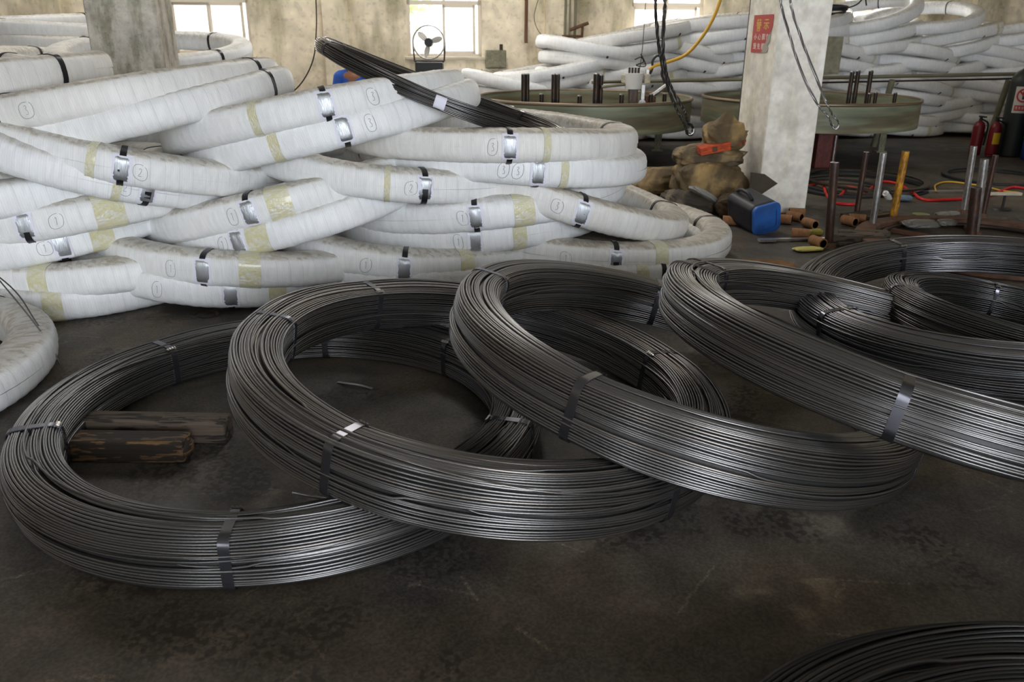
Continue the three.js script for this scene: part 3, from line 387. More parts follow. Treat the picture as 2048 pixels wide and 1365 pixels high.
for (const [k, pts] of [[0, [[-3.1, 1.0, -3.95], [-2.75, 0.74, -3.85], [-2.508, 0.442, -3.78], [-2.396, 0.274, -3.76], [-2.324, 0.141, -3.75], [-2.275, 0.004, -3.74]]], [1, [[-3.2, 0.95, -3.9], [-2.8, 0.62, -3.9], [-2.52, 0.39, -3.87], [-2.43, 0.24, -3.84], [-2.36, 0.1, -3.82], [-2.34, 0.004, -3.81]]]])
  single('loose_wire', tube(pts, 0.0035, 40, 6), M.ropeDark, k ? 'springy loose wire arching behind another, above the coil lying apart' : 'springy loose wire arching down to the floor above the coil lying apart', 'wire');

/* ---------- sacks, brick, jug and litter by the white pillar ---------- */
function sackGeo(rx, ry, rz, seed, ear = 0) {
  const g = new THREE.SphereGeometry(1, 72, 48), p = g.attributes.position;
  for (let i = 0; i < p.count; i++) { let x = p.getX(i), y = p.getY(i), z = p.getZ(i); x = spow(x, 0.68); z = spow(z, 0.75); y = spow(y, 0.8);
    const rid = (f, q) => Math.pow(1 - Math.min(1, Math.abs(n3(x * f + seed, y * f * 1.4 + q, z * f + seed * 1.7)) * 5), 2);
    const w = 0.34 * n3(x * 1.3 + seed, y * 1.3, z * 1.3 + seed * 2) + 0.09 * rid(1.5, 3) - 0.07 * rid(2.6, 11) + 0.03 * rid(5, 5);
    const cx = clamp(Math.abs(x)) ** 4 * clamp(Math.abs(z)) ** 2 * 0.2;      // pulled corners
    x *= 1 + w + cx; z *= 1 + w + cx; y = y * (1 + w) * (y < -0.4 ? 0.88 : 1) + ear * Math.pow(clamp(y), 4) * Math.max(0, 1 - Math.hypot(x - 0.2, z) * 1.5);
    p.setXYZ(i, x * rx, y * ry, z * rz); }
  g.computeVertexNormals(); const uv = g.attributes.uv; for (let i = 0; i < p.count; i++) uv.setXY(i, (p.getX(i) + p.getZ(i) * 0.7) * 1.3 + seed * 0.13, (p.getY(i) + p.getZ(i) * 0.5) * 1.3); return g;
}
const SACKG = 'filled sacks dumped against the white pillar';
function sack(x, y, z, rx, ry, rz, ro, mat, seed, label, ear = 0) { const t = thing('filled_sack', label, 'sack', SACKG); t.position.set(x, y, z); t.rotation.set(...ro); part(t, 'sack_body', sackGeo(rx, ry, rz, seed, ear), mat);
  part(t, 'gathered_end', new THREE.ConeGeometry(0.07, 0.13, 10, 3).rotateZ(-Math.PI / 2 + 0.3).translate(rx * 1.02, 0.02, 0), mat); return t; }
sack(1.62, 0.16, -8.55, 0.36, 0.16, 0.26, [0, 0.1, 0.05], M.sack[0], 3, 'yellow-brown sack lying out furthest from the white pillar');
sack(1.93, 0.27, -7.9, 0.33, 0.22, 0.24, [0.1, 0.1, -0.1], M.sack[0], 8, 'large crumpled brown sack in the middle of the sack heap');
sack(1.92, 0.5, -8.02, 0.32, 0.12, 0.2, [0, -0.1, 0.06], M.sack[1], 14, 'flattened folded sack under the orange brick');
{ const t = sack(2.05, 0.69, -8.0, 0.2, 0.16, 0.15, [0, 0.2, 0.1], M.sack[0], 21, 'peaked sack printed with red characters on top of the heap', 0.6);
  part(t, 'red_print', merge(...[0, 1, 2].map((i) => merge(tube([[0.02 + i * 0.055, -0.035, 0.155], [0.05 + i * 0.055, -0.03, 0.15], [0.03 + i * 0.05, -0.06, 0.158]], 0.004, 10, 4), tube([[0.03 + i * 0.055, -0.02, 0.155], [0.045 + i * 0.05, -0.07, 0.155]], 0.004, 8, 4)))), std({ color: 0xa83a30, roughness: 0.8 }), 'red printed characters'); }
sack(1.72, 0.11, -7.78, 0.27, 0.11, 0.2, [0, 0.2, -0.12], M.sack[3], 33, 'dark dirty sack low in front with a grey plastic sheet over it');
sack(2.12, 0.12, -7.52, 0.2, 0.12, 0.13, [0, -0.3, 0.1], M.sack[2], 41, 'dark crushed sack behind the blue jug');
single('plastic_sheet', sackGeo(0.16, 0.035, 0.11, 52).rotateZ(-0.5).rotateY(0.4).translate(1.83, 0.2, -7.62), std({ color: 0x8d8d88, roughness: 0.5 }), 'crumpled grey plastic sheet draped over the low dark sack', 'sheet');
{ const g = new THREE.BufferGeometry(), T = 0.012, q = [[2.28, 0.2, -7.5], [2.5, 0.32, -7.6], [2.38, 0.4, -7.64], [2.24, 0.42, -7.62], [2.22, 0.28, -7.52]], pos = []; for (const d of [0, T]) for (const [x, y, z] of q) pos.push(x, y, z + d); g.setAttribute('position', new THREE.Float32BufferAttribute(pos, 3)); g.setIndex([5, 6, 7, 5, 7, 8, 5, 8, 9, 1, 0, 2, 2, 0, 3, 3, 0, 4, 0, 1, 6, 0, 6, 5, 1, 2, 7, 1, 7, 6, 2, 3, 8, 2, 8, 7, 3, 4, 9, 3, 9, 8, 4, 0, 5, 4, 5, 9]); const n = g.toNonIndexed(); n.computeVertexNormals(); n.setAttribute('uv', new THREE.Float32BufferAttribute(new Float32Array(n.attributes.position.count * 2), 2)); single('sack_scrap', uvBox(n), M.sack[3], 'stiff pointed scrap of brown sacking against the white pillar', 'scrap'); }
{ const t = thing('clay_brick', 'orange clay brick lying tilted on the folded sack', 'brick'); t.position.set(1.93, 0.615, -7.86); t.rotation.set(0.1, 0.12, 0.17); part(t, 'brick_body', new RoundedBoxGeometry(0.3, 0.075, 0.13, 2, 0.008), M.brick); part(t, 'mortar_patch', new RoundedBoxGeometry(0.05, 0.05, 0.004, 1, 0.002).translate(-0.01, 0, 0.066), M.rust); }
{ const t = thing('jerry_can', 'blue plastic jug lying on its side, base turned outwards, body blackened', 'jug'); t.position.set(2.14, 0.16, -7.1); t.rotation.set(0.12, 0.3, 0.2, 'YXZ'); const b = part(t, 'body', new RoundedBoxGeometry(0.27, 0.27, 0.46, 5, 0.06), M.darkJug, 'blackened plastic body');
  const sq = (h, r) => { const s = new THREE.Shape(), a = h - r; s.moveTo(-h, -a); s.lineTo(-h, a); s.absarc(-a, a, r, Math.PI, Math.PI / 2, true); s.lineTo(a, h); s.absarc(a, a, r, Math.PI / 2, 0, true); s.lineTo(h, -a); s.absarc(a, -a, r, 0, -Math.PI / 2, true); s.lineTo(-a, -h); s.absarc(-a, -a, r, -Math.PI / 2, -Math.PI, true); return s; };
  const rim = sq(0.128, 0.05); rim.holes.push(sq(0.092, 0.04)); part(t, 'base_rim', new THREE.ExtrudeGeometry(rim, { depth: 0.02, bevelEnabled: true, bevelSize: 0.006, bevelThickness: 0.006, bevelSegments: 2, curveSegments: 8 }).translate(0, 0, 0.215), M.blueJug, 'bright blue raised rim'); part(t, 'base_panel', new THREE.ExtrudeGeometry(sq(0.095, 0.04), { depth: 0.012, bevelEnabled: false }).translate(0, 0, 0.22), M.blueJug, 'bright blue base panel'); part(t, 'handle', tube([[-0.05, 0.15, -0.16], [-0.05, 0.18, -0.1], [-0.05, 0.18, 0.02], [-0.05, 0.14, 0.08]], 0.016, 20, 8), M.darkJug); part(t, 'cap', cyl(0.035, 0.035, 0.04, 16).rotateX(Math.PI / 2).translate(0.07, 0.07, -0.24), M.black); }
const TUBEG = 'short cardboard cores strewn on the floor';
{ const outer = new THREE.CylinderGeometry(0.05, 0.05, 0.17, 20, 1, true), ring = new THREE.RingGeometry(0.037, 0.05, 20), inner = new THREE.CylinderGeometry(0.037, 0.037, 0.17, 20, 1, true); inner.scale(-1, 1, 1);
  const shell = merge(outer.rotateX(Math.PI / 2), ring.clone().translate(0, 0, 0.085), ring.clone().rotateY(Math.PI).translate(0, 0, -0.085)); inner.rotateX(Math.PI / 2);
  for (const [x, z, a, lab] of [[1.99, -7.22, 1.3, 'between the sacks and the blue jug'], [2.5, -7.3, 1.1, 'touching the blue jug'], [2.64, -7.42, 0.7, 'lying behind the one touching the jug'], [2.68, -7.12, 0.35, 'turned with its open end out, by the pillar foot'], [3.08, -7.24, 0.45, 'between the white post and the dark post'], [3.19, -7.34, 1.3, 'beside the foot of the tall grey post'], [2.72, -7.6, 1.4, 'against the foot of the white pillar'], [2.46, -6.72, 1.2, 'beside the yellow crumpled paper'], [2.5, -6.42, 0.3, 'next to the foot of the dark post']]) { const t = thing('cardboard_core', `brown cardboard core ${lab}`, 'cardboard tube', TUBEG); t.position.set(x, 0.0435, z); t.rotation.y = a; t.scale.setScalar(0.85); part(t, 'tube_wall', shell, M.card); part(t, 'tube_bore', inner, M.cardDark, 'dark bore'); } }
single('crumpled_paper', sackGeo(0.12, 0.012, 0.06, 61).rotateY(0.2).translate(2.38, 0.016, -6.29), std({ color: 0xc9bf6c, roughness: 0.7 }), 'crumpled yellow paper lying flat in front of the dark post', 'paper');
single('crumpled_paper', sackGeo(0.06, 0.03, 0.05, 64).translate(2.62, 0.035, -6.8), std({ color: 0x8f8438, roughness: 0.7 }), 'small folded olive paper behind the yellow one', 'paper');
single('aluminium_strip', merge(bx(0.5, 0.012, 0.04).rotateY(0.1).translate(2.4, 0.02, -6.62), bx(0.14, 0.02, 0.06).rotateY(0.1).translate(2.13, 0.02, -6.57)), M.pipeGrey, 'dull aluminium strip lying in front of the blue jug', 'strip');
single('brown_cloth', sackGeo(0.3, 0.012, 0.16, 71).translate(1.8, 0.016, -5.78), std({ map: noisy(128, 92, 52, 0.3, 0.2), roughness: 0.9 }), 'flat brown cloth on the floor behind the leaning bare coils', 'cloth');
single('wooden_plank', rbx(0.46, 0.09, 0.1, 0.008).rotateY(0.06).translate(2.85, 0.046, -6.5), M.wood, 'grey timber lying beside the dark post', 'plank'); single('wooden_plank', rbx(0.42, 0.07, 0.09, 0.008).rotateY(-0.02).translate(3.0, 0.036, -6.72), M.wood, 'second grey timber behind the one beside the dark post', 'plank');
single('wooden_plank', rbx(0.5, 0.05, 0.22, 0.008).rotateY(0.5).translate(3.38, 0.026, -7.56), M.woodDark, 'dark timber pad between the yellow and brown posts', 'plank');
{ const t = thing('clear_wrap', 'crumpled clear plastic wrap on the rusty ring', 'plastic wrap'); t.position.set(3.62, 0.07, -7.0); part(t, 'wrap_fold', sackGeo(0.15, 0.035, 0.09, 81), std({ color: 0x6a6760, roughness: 0.3 })); part(t, 'wrap_tail', sackGeo(0.08, 0.03, 0.05, 83).translate(0.2, 0.02, 0.04), std({ color: 0x64615a, roughness: 0.3 })); }
// rusty reel base and the standing posts
{ const s = new THREE.Shape(); s.absarc(0, 0, 0.98, 0, Math.PI * 2); const h = new THREE.Path(); h.absarc(0, 0, 0.84, 0, Math.PI * 2, true); s.holes.push(h); const t = thing('reel_base', 'rusty steel ring of a wire reel lying on the floor', 'reel base'); t.position.set(3.86, 0, -6.4); part(t, 'ring', new THREE.ExtrudeGeometry(s, { depth: 0.05, bevelEnabled: true, bevelSize: 0.01, bevelThickness: 0.01, curveSegments: 64 }).rotateX(-Math.PI / 2).translate(0, 0.01, 0), M.rust); const r2 = new THREE.TorusGeometry(0.78, 0.02, 8, 64).rotateX(Math.PI / 2).translate(0, 0.03, 0); part(t, 'inner_hoop', r2, M.steelDark); for (let i = 0; i < 3; i++) part(t, 'spoke', bx(1.66, 0.03, 0.06).rotateY(i * Math.PI / 3 + 0.2).translate(0, 0.02, 0), M.rust); }
const POSTG = 'steel posts standing by the reel base';
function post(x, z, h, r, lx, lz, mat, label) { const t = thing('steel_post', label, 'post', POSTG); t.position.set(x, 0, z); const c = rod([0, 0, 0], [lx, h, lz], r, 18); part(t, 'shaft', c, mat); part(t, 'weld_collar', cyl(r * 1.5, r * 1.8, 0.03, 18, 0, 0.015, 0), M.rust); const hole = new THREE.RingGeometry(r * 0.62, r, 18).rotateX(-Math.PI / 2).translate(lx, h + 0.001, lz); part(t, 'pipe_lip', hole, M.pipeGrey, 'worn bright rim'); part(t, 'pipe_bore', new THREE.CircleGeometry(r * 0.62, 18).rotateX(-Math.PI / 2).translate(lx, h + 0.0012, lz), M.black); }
post(2.61, -6.46, 0.68, 0.034, -0.05, 0, M.pipeBrown, 'dark brown steel post nearest the white pillar');
post(3.34, -7.71, 0.6, 0.026, 0, 0, M.pipeBrown, 'slim brown post between the dark post and the pale grey one');
post(3.2, -7.02, 0.68, 0.029, -0.01, 0, M.pipeGrey, 'pale grey galvanised post beside the yellow one');
post(3.62, -7.54, 0.63, 0.033, 0.01, 0, M.pipeYellow, 'yellow painted steel post chipped down to rust');
post(3.92, -6.72, 0.44, 0.042, -0.04, 0, M.pipeBrown, 'short thick brown pipe standing on the reel base');
post(4.05, -6.9, 0.65, 0.034, -0.05, 0, M.pipeGrey, 'tall grey and brown pipe behind the short thick one');
post(4.55, -7.68, 0.58, 0.026, 0, 0, M.pipeBrown, 'slim brown pipe furthest from the yellow post');
post(4.46, -7.86, 0.64, 0.03, -0.03, 0, M.pipeGrey, 'slim shiny pipe behind the tall grey and brown one');
// hoses and hoops on the floor
const flat = (pts, y) => pts.map(([x, z]) => [x, y, z]);
single('red_hose', tube(flat([[3.2, -9.0], [3.35, -9.17], [3.62, -9.48], [3.39, -8.62], [3.33, -8.21], [3.5, -8.16], [3.58, -8.3]], 0.016), 0.015, 90, 8), M.redHose, 'red hose loop running out from behind the white pillar', 'hose');
single('red_hose', tube(flat([[3.5, -8.6], [3.61, -8.77], [3.83, -9.18], [3.89, -9.09], [3.93, -8.93], [4.22, -9.36], [4.4, -9.57], [4.49, -9.5], [4.44, -8.95], [4.35, -8.42], [4.63, -8.46], [5.02, -8.58], [5.31, -8.82], [5.78, -9.24], [5.86, -9.08], [6.4, -9.2]], 0.016), 0.015, 160, 8), M.redHose, 'long red hose winding across the floor past the posts', 'hose');
const HOOPG = 'black steel strapping hoops on the floor';
[[4.05, 0.012, -9.35, 0.72, 0.03], [4.12, 0.05, -9.45, 0.7, 0.02], [3.72, 0.02, -9.05, 0.5, 0.04], [5.95, 0.015, -9.95, 0.6, 0.02]].forEach(([x, y, z, r, tl], i) => { const s = new THREE.Shape(); s.absarc(0, 0, r, 0, Math.PI * 2); const h = new THREE.Path(); h.absarc(0, 0, r - 0.07, 0, Math.PI * 2, true); s.holes.push(h); const m = single('strapping_hoop', new THREE.ExtrudeGeometry(s, { depth: 0.02, bevelEnabled: false, curveSegments: 48 }).rotateX(-Math.PI / 2), i === 1 ? M.steelDark : M.rubber, ['black strapping hoop lying flat behind the posts', 'dark strapping hoop resting on the black flat one', 'smaller black hoop beside the white pillar foot', 'black hoop lying near the blue barrel'][i], 'hoop', HOOPG); m.position.set(x, y, z); m.rotation.x = tl; });
single('flat_bar', bx(1.2, 0.02, 0.05).rotateY(0.05).translate(4.55, 0.012, -8.95), M.pipeGrey, 'bright flat bar lying across the hoops', 'bar');
single('yellow_rope', tube(flat([[4.7, -8.9], [4.95, -9.4], [5.2, -9.6], [5.45, -9.3], [5.5, -9.0], [5.62, -8.9]], 0.012), 0.01, 60, 6), M.yellowHose, 'thin yellow rope curving over the floor', 'rope');
{ const t = thing('plastic_bottle', 'small white bottle fallen by the yellow post', 'bottle'); t.position.set(3.98, 0.04, -8.5); t.rotation.set(0, 0.6, 0.9); part(t, 'bottle_body', cyl(0.032, 0.032, 0.11, 16), M.white); part(t, 'bottle_cap', cyl(0.016, 0.018, 0.03, 12, 0, 0.07, 0), M.white); }
single('crumpled_packet', sackGeo(0.08, 0.03, 0.05, 91).translate(4.12, 0.035, -8.42), std({ color: 0x6e8494, roughness: 0.4 }), 'crumpled grey-blue packet beside the fallen bottle', 'packet');
single('green_dish', new THREE.LatheGeometry([[0, 0.004], [0.05, 0.004], [0.08, 0.03], [0.075, 0.03], [0.045, 0.01], [0, 0.01]].map((p) => new THREE.Vector2(...p)), 20).translate(3.92, 0, -7.62), std({ color: 0x9aa06a, roughness: 0.5 }), 'small pale green dish on the floor beyond the rusty ring', 'dish');
single('scrap_sheet', sackGeo(0.14, 0.02, 0.05, 95).rotateY(0.4).translate(4.2, 0.026, -7.66), M.pipeGrey, 'bent shiny metal scrap near the green dish', 'scrap');
{ const t = thing('work_lamp_stand', 'low black stand with a pale bar across it beyond the pipes', 'stand'); t.position.set(4.92, 0, -8.0); part(t, 'bar', rbx(0.32, 0.03, 0.05, 0.01, 0, 0.16, 0), M.cream); part(t, 'stem', cyl(0.012, 0.012, 0.15, 8, 0, 0.075, 0), M.black); part(t, 'foot', cyl(0.08, 0.09, 0.015, 16, 0, 0.008, 0), M.black); }
/* ---------- take-up drums and their gear ---------- */
function drum(x, z, r, y0, y1, label, pegs, legs) {
  const t = thing('take_up_drum', label, 'drum'); t.position.set(x, 0, z);
  part(t, 'drum_wall', new THREE.LatheGeometry([[r - 0.02, y1], [r - 0.02, y0 + 0.02], [r, y0], [r, y1]].map((p) => new THREE.Vector2(...p)), 72), M.drum);
  part(t, 'rim', new THREE.TorusGeometry(r, 0.022, 10, 80).rotateX(Math.PI / 2).translate(0, y1, 0), M.drumRim);
  part(t, 'drum_floor', new THREE.LatheGeometry([[0, y0 + 0.06], [r - 0.02, y0 + 0.06], [r - 0.02, y0 + 0.01], [0, y0 + 0.01]].map((p) => new THREE.Vector2(...p)), 48), M.steelDark);
  part(t, 'hub', new THREE.LatheGeometry([[0, y0 + 0.2], [0.18, y0 + 0.2], [0.26, y0 + 0.06]].map((p) => new THREE.Vector2(...p)), 32), M.steelDark);
  for (const [px, pz, h, rr2] of pegs) { const p = part(t, 'peg', cyl(rr2, rr2, h - y0 - 0.06, 14, px, (h + y0 + 0.06) / 2, pz), M.steelDark, 'upright steel peg'); part(p, 'peg_cap', cyl(rr2 * 0.8, rr2, 0.012, 14, px, h + 0.006, pz), M.pipeGrey); }
  for (const [lx, lz] of legs) { const l = part(t, 'leg', merge(bx(0.09, y0, 0.012, lx, y0 / 2, lz + 0.04), bx(0.012, y0, 0.09, lx + 0.04, y0 / 2, lz)), M.drum); part(l, 'foot_plate', bx(0.16, 0.015, 0.16, lx, 0.0075, lz), M.drum); }
  return t;
}
drum(0.97, -11.55, 1.47, 0.46, 0.83, 'wide green round drum with upright pegs between the heaps', [[-0.83, 0.2, 1.13, 0.035], [-0.78, 0.15, 1.13, 0.03], [-0.42, 0.15, 1.13, 0.035], [-0.37, 0.2, 1.13, 0.03], [0.15, 0.2, 1.14, 0.042], [0.22, 0.15, 1.12, 0.03], [-0.6, 0.6, 0.9, 0.03], [-0.1, 0.6, 0.88, 0.03], [0.45, 0.6, 0.9, 0.03], [0.85, 0.5, 0.9, 0.028], [1.05, 0.4, 0.9, 0.028]], [[1.2, -0.8], [-1.2, -0.8], [0, 1.3]]);
{ const d = drum(4.2, -11.9, 1.47, 0.47, 0.82, 'second green round drum standing behind the white pillar', [[0.5, 0.2, 1.17, 0.03], [0.6, 0.15, 1.18, 0.03], [0.8, 0.1, 1.18, 0.032], [0.85, 0.25, 0.9, 0.025], [1.1, 0.3, 0.9, 0.025], [-0.5, 0.3, 1.15, 0.03], [0.66, 0.5, 0.9, 0.025], [-1.0, 0.2, 0.9, 0.025]], [[1.35, -0.45], [-1.2, -0.6]]);
  part(d, 'red_column', rbx(0.26, 0.47, 0.26, 0.01, -0.1, 0.235, 1.1), M.redPaint, 'dark red steel column'); part(d, 'column_plate', cyl(0.22, 0.22, 0.02, 24, 0.05, 0.46, 1.1), M.steelDark); part(d, 'jack_screw', cyl(0.015, 0.015, 0.42, 10, -0.02, 0.22, 1.28), M.pipeGrey); }
// guide rail behind the drums
{ const t = thing('guide_rail', 'long horizontal steel rail on posts behind the green drums', 'rail'); const a = [1.15, 0.985, -12.3], b = [7.75, 1.12, -12.75]; part(t, 'rail_bar', rod([a[0], a[1], a[2]], [1.95, 0.99, -12.6], 0.022), M.olive); part(t, 'rail_bar', rod([1.95, 0.99, -12.6], b, 0.028), M.olive); part(t, 'rail_bar', rod([3.6, 0.955, -12.66], [7.75, 1.05, -12.8], 0.014), M.steelDark); for (const x of [2.3, 5.72, 7.5]) part(t, 'rail_post', rod([x, 0, -12.98], [x, 1.02, -12.63 - (x - 2) * 0.02], 0.045), M.olive); }
// wire head above the first drum
{ const t = thing('winding_head', 'grey motor and pneumatic wire head mounted over the first drum', 'machine'); t.position.set(1.6, 0, -11.2);
  part(t, 'support_post', rbx(0.12, 0.5, 0.12, 0.01, 0, 0.72, 0.02), M.steelDark); part(t, 'motor', cyl(0.13, 0.11, 0.2, 24, 0, 1.06, 0), M.white, 'pale grey motor can'); part(t, 'motor_ear', cyl(0.04, 0.03, 0.1, 12, -0.13, 1.09, 0), M.cream); for (let i = 0; i < 4; i++) part(t, 'terminal', cyl(0.016, 0.016, 0.07, 8, -0.06 + i * 0.04, 1.195, 0), M.steelDark);
  part(t, 'valve_block', rbx(0.08, 0.12, 0.08, 0.01, 0.18, 1.09, 0), M.cream); part(t, 'valve_top', rbx(0.05, 0.07, 0.05, 0.008, 0.18, 1.18, 0), M.pipeGrey); part(t, 'cylinder', rod([0.2, 0.84, 0.05], [0.45, 1.02, 0.05], 0.032, 14), M.pipeGrey); part(t, 'clamp', rbx(0.14, 0.1, 0.1, 0.02, 0.23, 0.83, 0.05), M.rust); part(t, 'roller', cyl(0.05, 0.05, 0.06, 16).rotateX(Math.PI / 2).translate(0.12, 0.78, 0.06), M.pipeGrey); part(t, 'roller', cyl(0.04, 0.04, 0.06, 16).rotateX(Math.PI / 2).translate(0.05, 0.74, 0.08), M.steelDark); part(t, 'arm', rbx(0.06, 0.2, 0.05, 0.01, 0.13, 0.92, 0.03), M.pipeGrey); part(t, 'black_hose', tube([[0.2, 1.12, 0], [0.24, 1.22, 0], [0.24, 1.32, 0], [0.3, 1.38, 0], [0.37, 1.34, 0], [0.38, 1.24, 0], [0.37, 1.15, 0], [0.42, 1.04, 0.03]], 0.016, 50, 8), M.rubber, 'looped black air hose'); part(t, 'wire_guide', rod([-0.42, 0.985, 0.02], [0, 1.03, 0.02], 0.02), M.olive); }
single('yellow_air_hose', tube([[2.95, 3.4, -11.2], [2.78, 2.6, -11.2], [2.66, 2.06, -11.2], [2.58, 1.82, -11.2], [2.44, 1.58, -11.2], [2.26, 1.39, -11.2], [2.0, 1.29, -11.2], [1.86, 1.25, -11.2], [1.79, 1.2, -11.2]], 0.022, 80, 10), M.yellowHose, 'hanging yellow air hose swooping down to the wire head', 'hose');
{ const t = thing('hanging_tackle', 'thin hanging line with a tangle of wire above the wire head', 'tackle'); part(t, 'line', tube([[1.7, CEIL, -11.2], [1.7, 2.1, -11.2], [1.69, 1.4, -11.2], [1.66, 1.1, -11.2]], 0.005, 30, 6), M.steelDark); part(t, 'tangle', merge(tube([[1.6, 1.33, -11.2], [1.68, 1.36, -11.18], [1.72, 1.3, -11.22], [1.62, 1.26, -11.2], [1.75, 1.25, -11.2], [1.68, 1.4, -11.2]], 0.008, 40, 5)), M.steelDark); }
single('white_bin', merge(new THREE.LatheGeometry([[0.13, 0.0], [0.16, 0.42], [0.17, 0.42], [0.17, 0.44], [0.15, 0.44], [0.12, 0.02], [0, 0.02]].map((p) => new THREE.Vector2(...p)), 28)).scale(1, 1.95, 1).translate(-0.16, 0, -9.55), M.white, 'white bin standing just in front of the first green drum', 'bin');
// wire rope slings hanging from the hoist
function rope(pts, r, turns) { const c = curve(pts), n = 260, gs = []; for (let s = 0; s < 3; s++) { const q = []; for (let i = 0; i <= n; i++) { const p = c.getPoint(i / n), tg = c.getTangent(i / n), a = Math.abs(tg.y) < 0.9 ? V3(0, 1, 0) : V3(1, 0, 0), u = a.clone().cross(tg).normalize(), v = tg.clone().cross(u), ph = turns * 2 * Math.PI * i / n + s * 2.094; q.push(p.clone().addScaledVector(u, Math.cos(ph) * r * 0.52).addScaledVector(v, Math.sin(ph) * r * 0.52)); } gs.push(new THREE.TubeGeometry(new THREE.CatmullRomCurve3(q), n, r * 0.56, 5)); } return merge(gs); }
{ const t = thing('hanging_wire_rope_sling', 'thick dark wire rope sling hanging in a narrow loop before the drum', 'rope sling', 'wire rope slings hanging from the hoist'); part(t, 'rope_loop', rope([[1.0, CEIL, -6.5], [0.98, 3.2, -6.5], [1.06, 1.86, -6.5], [1.09, 1.63, -6.5], [1.13, 1.45, -6.5], [1.2, 1.24, -6.5], [1.28, 1.07, -6.48], [1.345, 0.97, -6.48], [1.375, 0.9, -6.49], [1.41, 0.885, -6.5], [1.425, 0.93, -6.51], [1.38, 0.98, -6.52], [1.34, 1.07, -6.52], [1.24, 1.22, -6.52], [1.17, 1.38, -6.52], [1.14, 1.57, -6.52], [1.135, 1.86, -6.52], [1.1, 3.2, -6.52], [1.05, CEIL, -6.52]], 0.017, 110), M.ropeDark); part(t, 'thimble', new THREE.TorusGeometry(0.028, 0.01, 8, 20, 4.2).rotateZ(2.7).translate(1.398, 0.915, -6.5), M.rope); }
{ const t = thing('hanging_wire_rope_sling', 'thin bright wire rope sling hanging in front of the white pillar', 'rope sling', 'wire rope slings hanging from the hoist'); part(t, 'rope_loop', rope([[1.66, CEIL, -6], [1.7, 3, -6], [1.84, 1.85, -6.0], [1.92, 1.65, -6.0], [2.01, 1.45, -6.0], [2.1, 1.29, -6.0], [2.2, 1.15, -6.0], [2.285, 1.07, -6.0], [2.325, 1.0, -6.0], [2.355, 0.985, -6.005], [2.37, 1.02, -6.01], [2.32, 1.08, -6.01], [2.27, 1.15, -6.01], [2.19, 1.29, -6.01], [2.1, 1.45, -6.01], [2.0, 1.64, -6.01], [1.91, 1.85, -6.01], [1.76, 3, -6.01], [1.7, CEIL, -6.01]], 0.0105, 170), M.rope); part(t, 'thimble', new THREE.TorusGeometry(0.02, 0.007, 8, 20, 4.2).rotateZ(2.7).translate(2.348, 1.005, -6.005), M.rope); }
// warning sign on the pillar's side face, cabinet on its far side, dark conduit on its edge
const STROKES = {
  a: [[1, 9, 9, 9], [3, 10, 3, 8], [7, 10, 7, 8], [1, 7, 5, 7], [2, 8, 1, 6], [5, 7, 5, 5.4], [2, 6, 4, 6], [2, 6, 2, 5], [4, 6, 4, 5], [7, 8, 6, 7], [6, 7, 9.5, 7], [9, 7, 6, 5], [6.4, 6.6, 9.4, 5], [0.5, 4.5, 9.5, 4.5], [2, 3.5, 8, 3.5], [2, 2.6, 8, 2.6], [2.5, 1.7, 7.5, 1.7], [2.5, 1.7, 2.5, 0], [7.5, 1.7, 7.5, 0], [2.5, 0, 7.5, 0]],
  b: [[2, 9, 8, 9], [0.5, 6, 9.5, 6], [5, 6, 5, 0.6], [5, 0.6, 4, 1.2], [3, 4.3, 1, 1.6], [7, 4.3, 9, 1.6]],
  c: [[5, 9.5, 5, 0.6], [5, 0.6, 4, 1.2], [2.6, 6.5, 1, 3], [7.4, 6.5, 9, 3]],
  d: [[1.4, 5, 1, 2], [3, 6.5, 3.2, 2], [3.2, 2, 4.5, 0.7], [4.5, 0.7, 7.5, 0.8], [7.5, 0.8, 7.8, 2.4], [4.6, 8.6, 5.6, 7], [8, 6.4, 9.3, 4]],
  e: [[1, 9, 1, 0.5], [1, 9, 3.6, 9], [3.6, 9, 3.6, 0.5], [1, 6.4, 3.6, 6.4], [1, 3.8, 3.6, 3.8], [5, 9, 9.4, 9], [5, 9, 5, 5.4], [9.4, 9, 9.4, 5.4], [5, 7.2, 9.4, 7.2], [5, 5.4, 9.4, 5.4], [6, 5.4, 4.8, 0.5], [7, 4, 9.5, 0.5], [5.4, 3, 9.4, 3]],
  f: [[2.4, 9.4, 0.6, 5.6], [1.6, 7, 1.6, 0.5], [4.4, 9, 3.6, 7], [4.2, 7.8, 9.4, 7.8], [5.4, 7.8, 5, 0.5], [9, 7.8, 8.6, 1], [3.8, 4.6, 9.2, 4.6]],
  g: [[1, 9, 3, 9], [3, 9, 1.6, 6.6], [1.6, 6.6, 3, 4], [1, 1, 3, 2], [3, 2, 9.5, 0.6], [4.6, 9.4, 8.8, 9.4], [4.6, 9.4, 4.6, 3], [8.8, 9.4, 8.8, 7], [4.6, 7, 8.8, 7], [6, 6, 9.4, 6], [6, 4.4, 9.4, 4.4], [7.6, 6, 7.6, 2.4], [5.6, 2.6, 9.6, 2.6]],
  h: [[3.6, 9.6, 1.6, 7], [3.4, 8.6, 7, 8.6], [7, 8.6, 5.6, 7], [2, 7, 8, 7], [2, 7, 2, 4.6], [8, 7, 8, 4.6], [2, 4.6, 8, 4.6], [5, 7, 4.6, 3.4], [4.6, 3.4, 1.4, 0.5], [6, 4.6, 6, 1], [6, 1, 9, 1], [9, 1, 9.2, 2.4]],
};
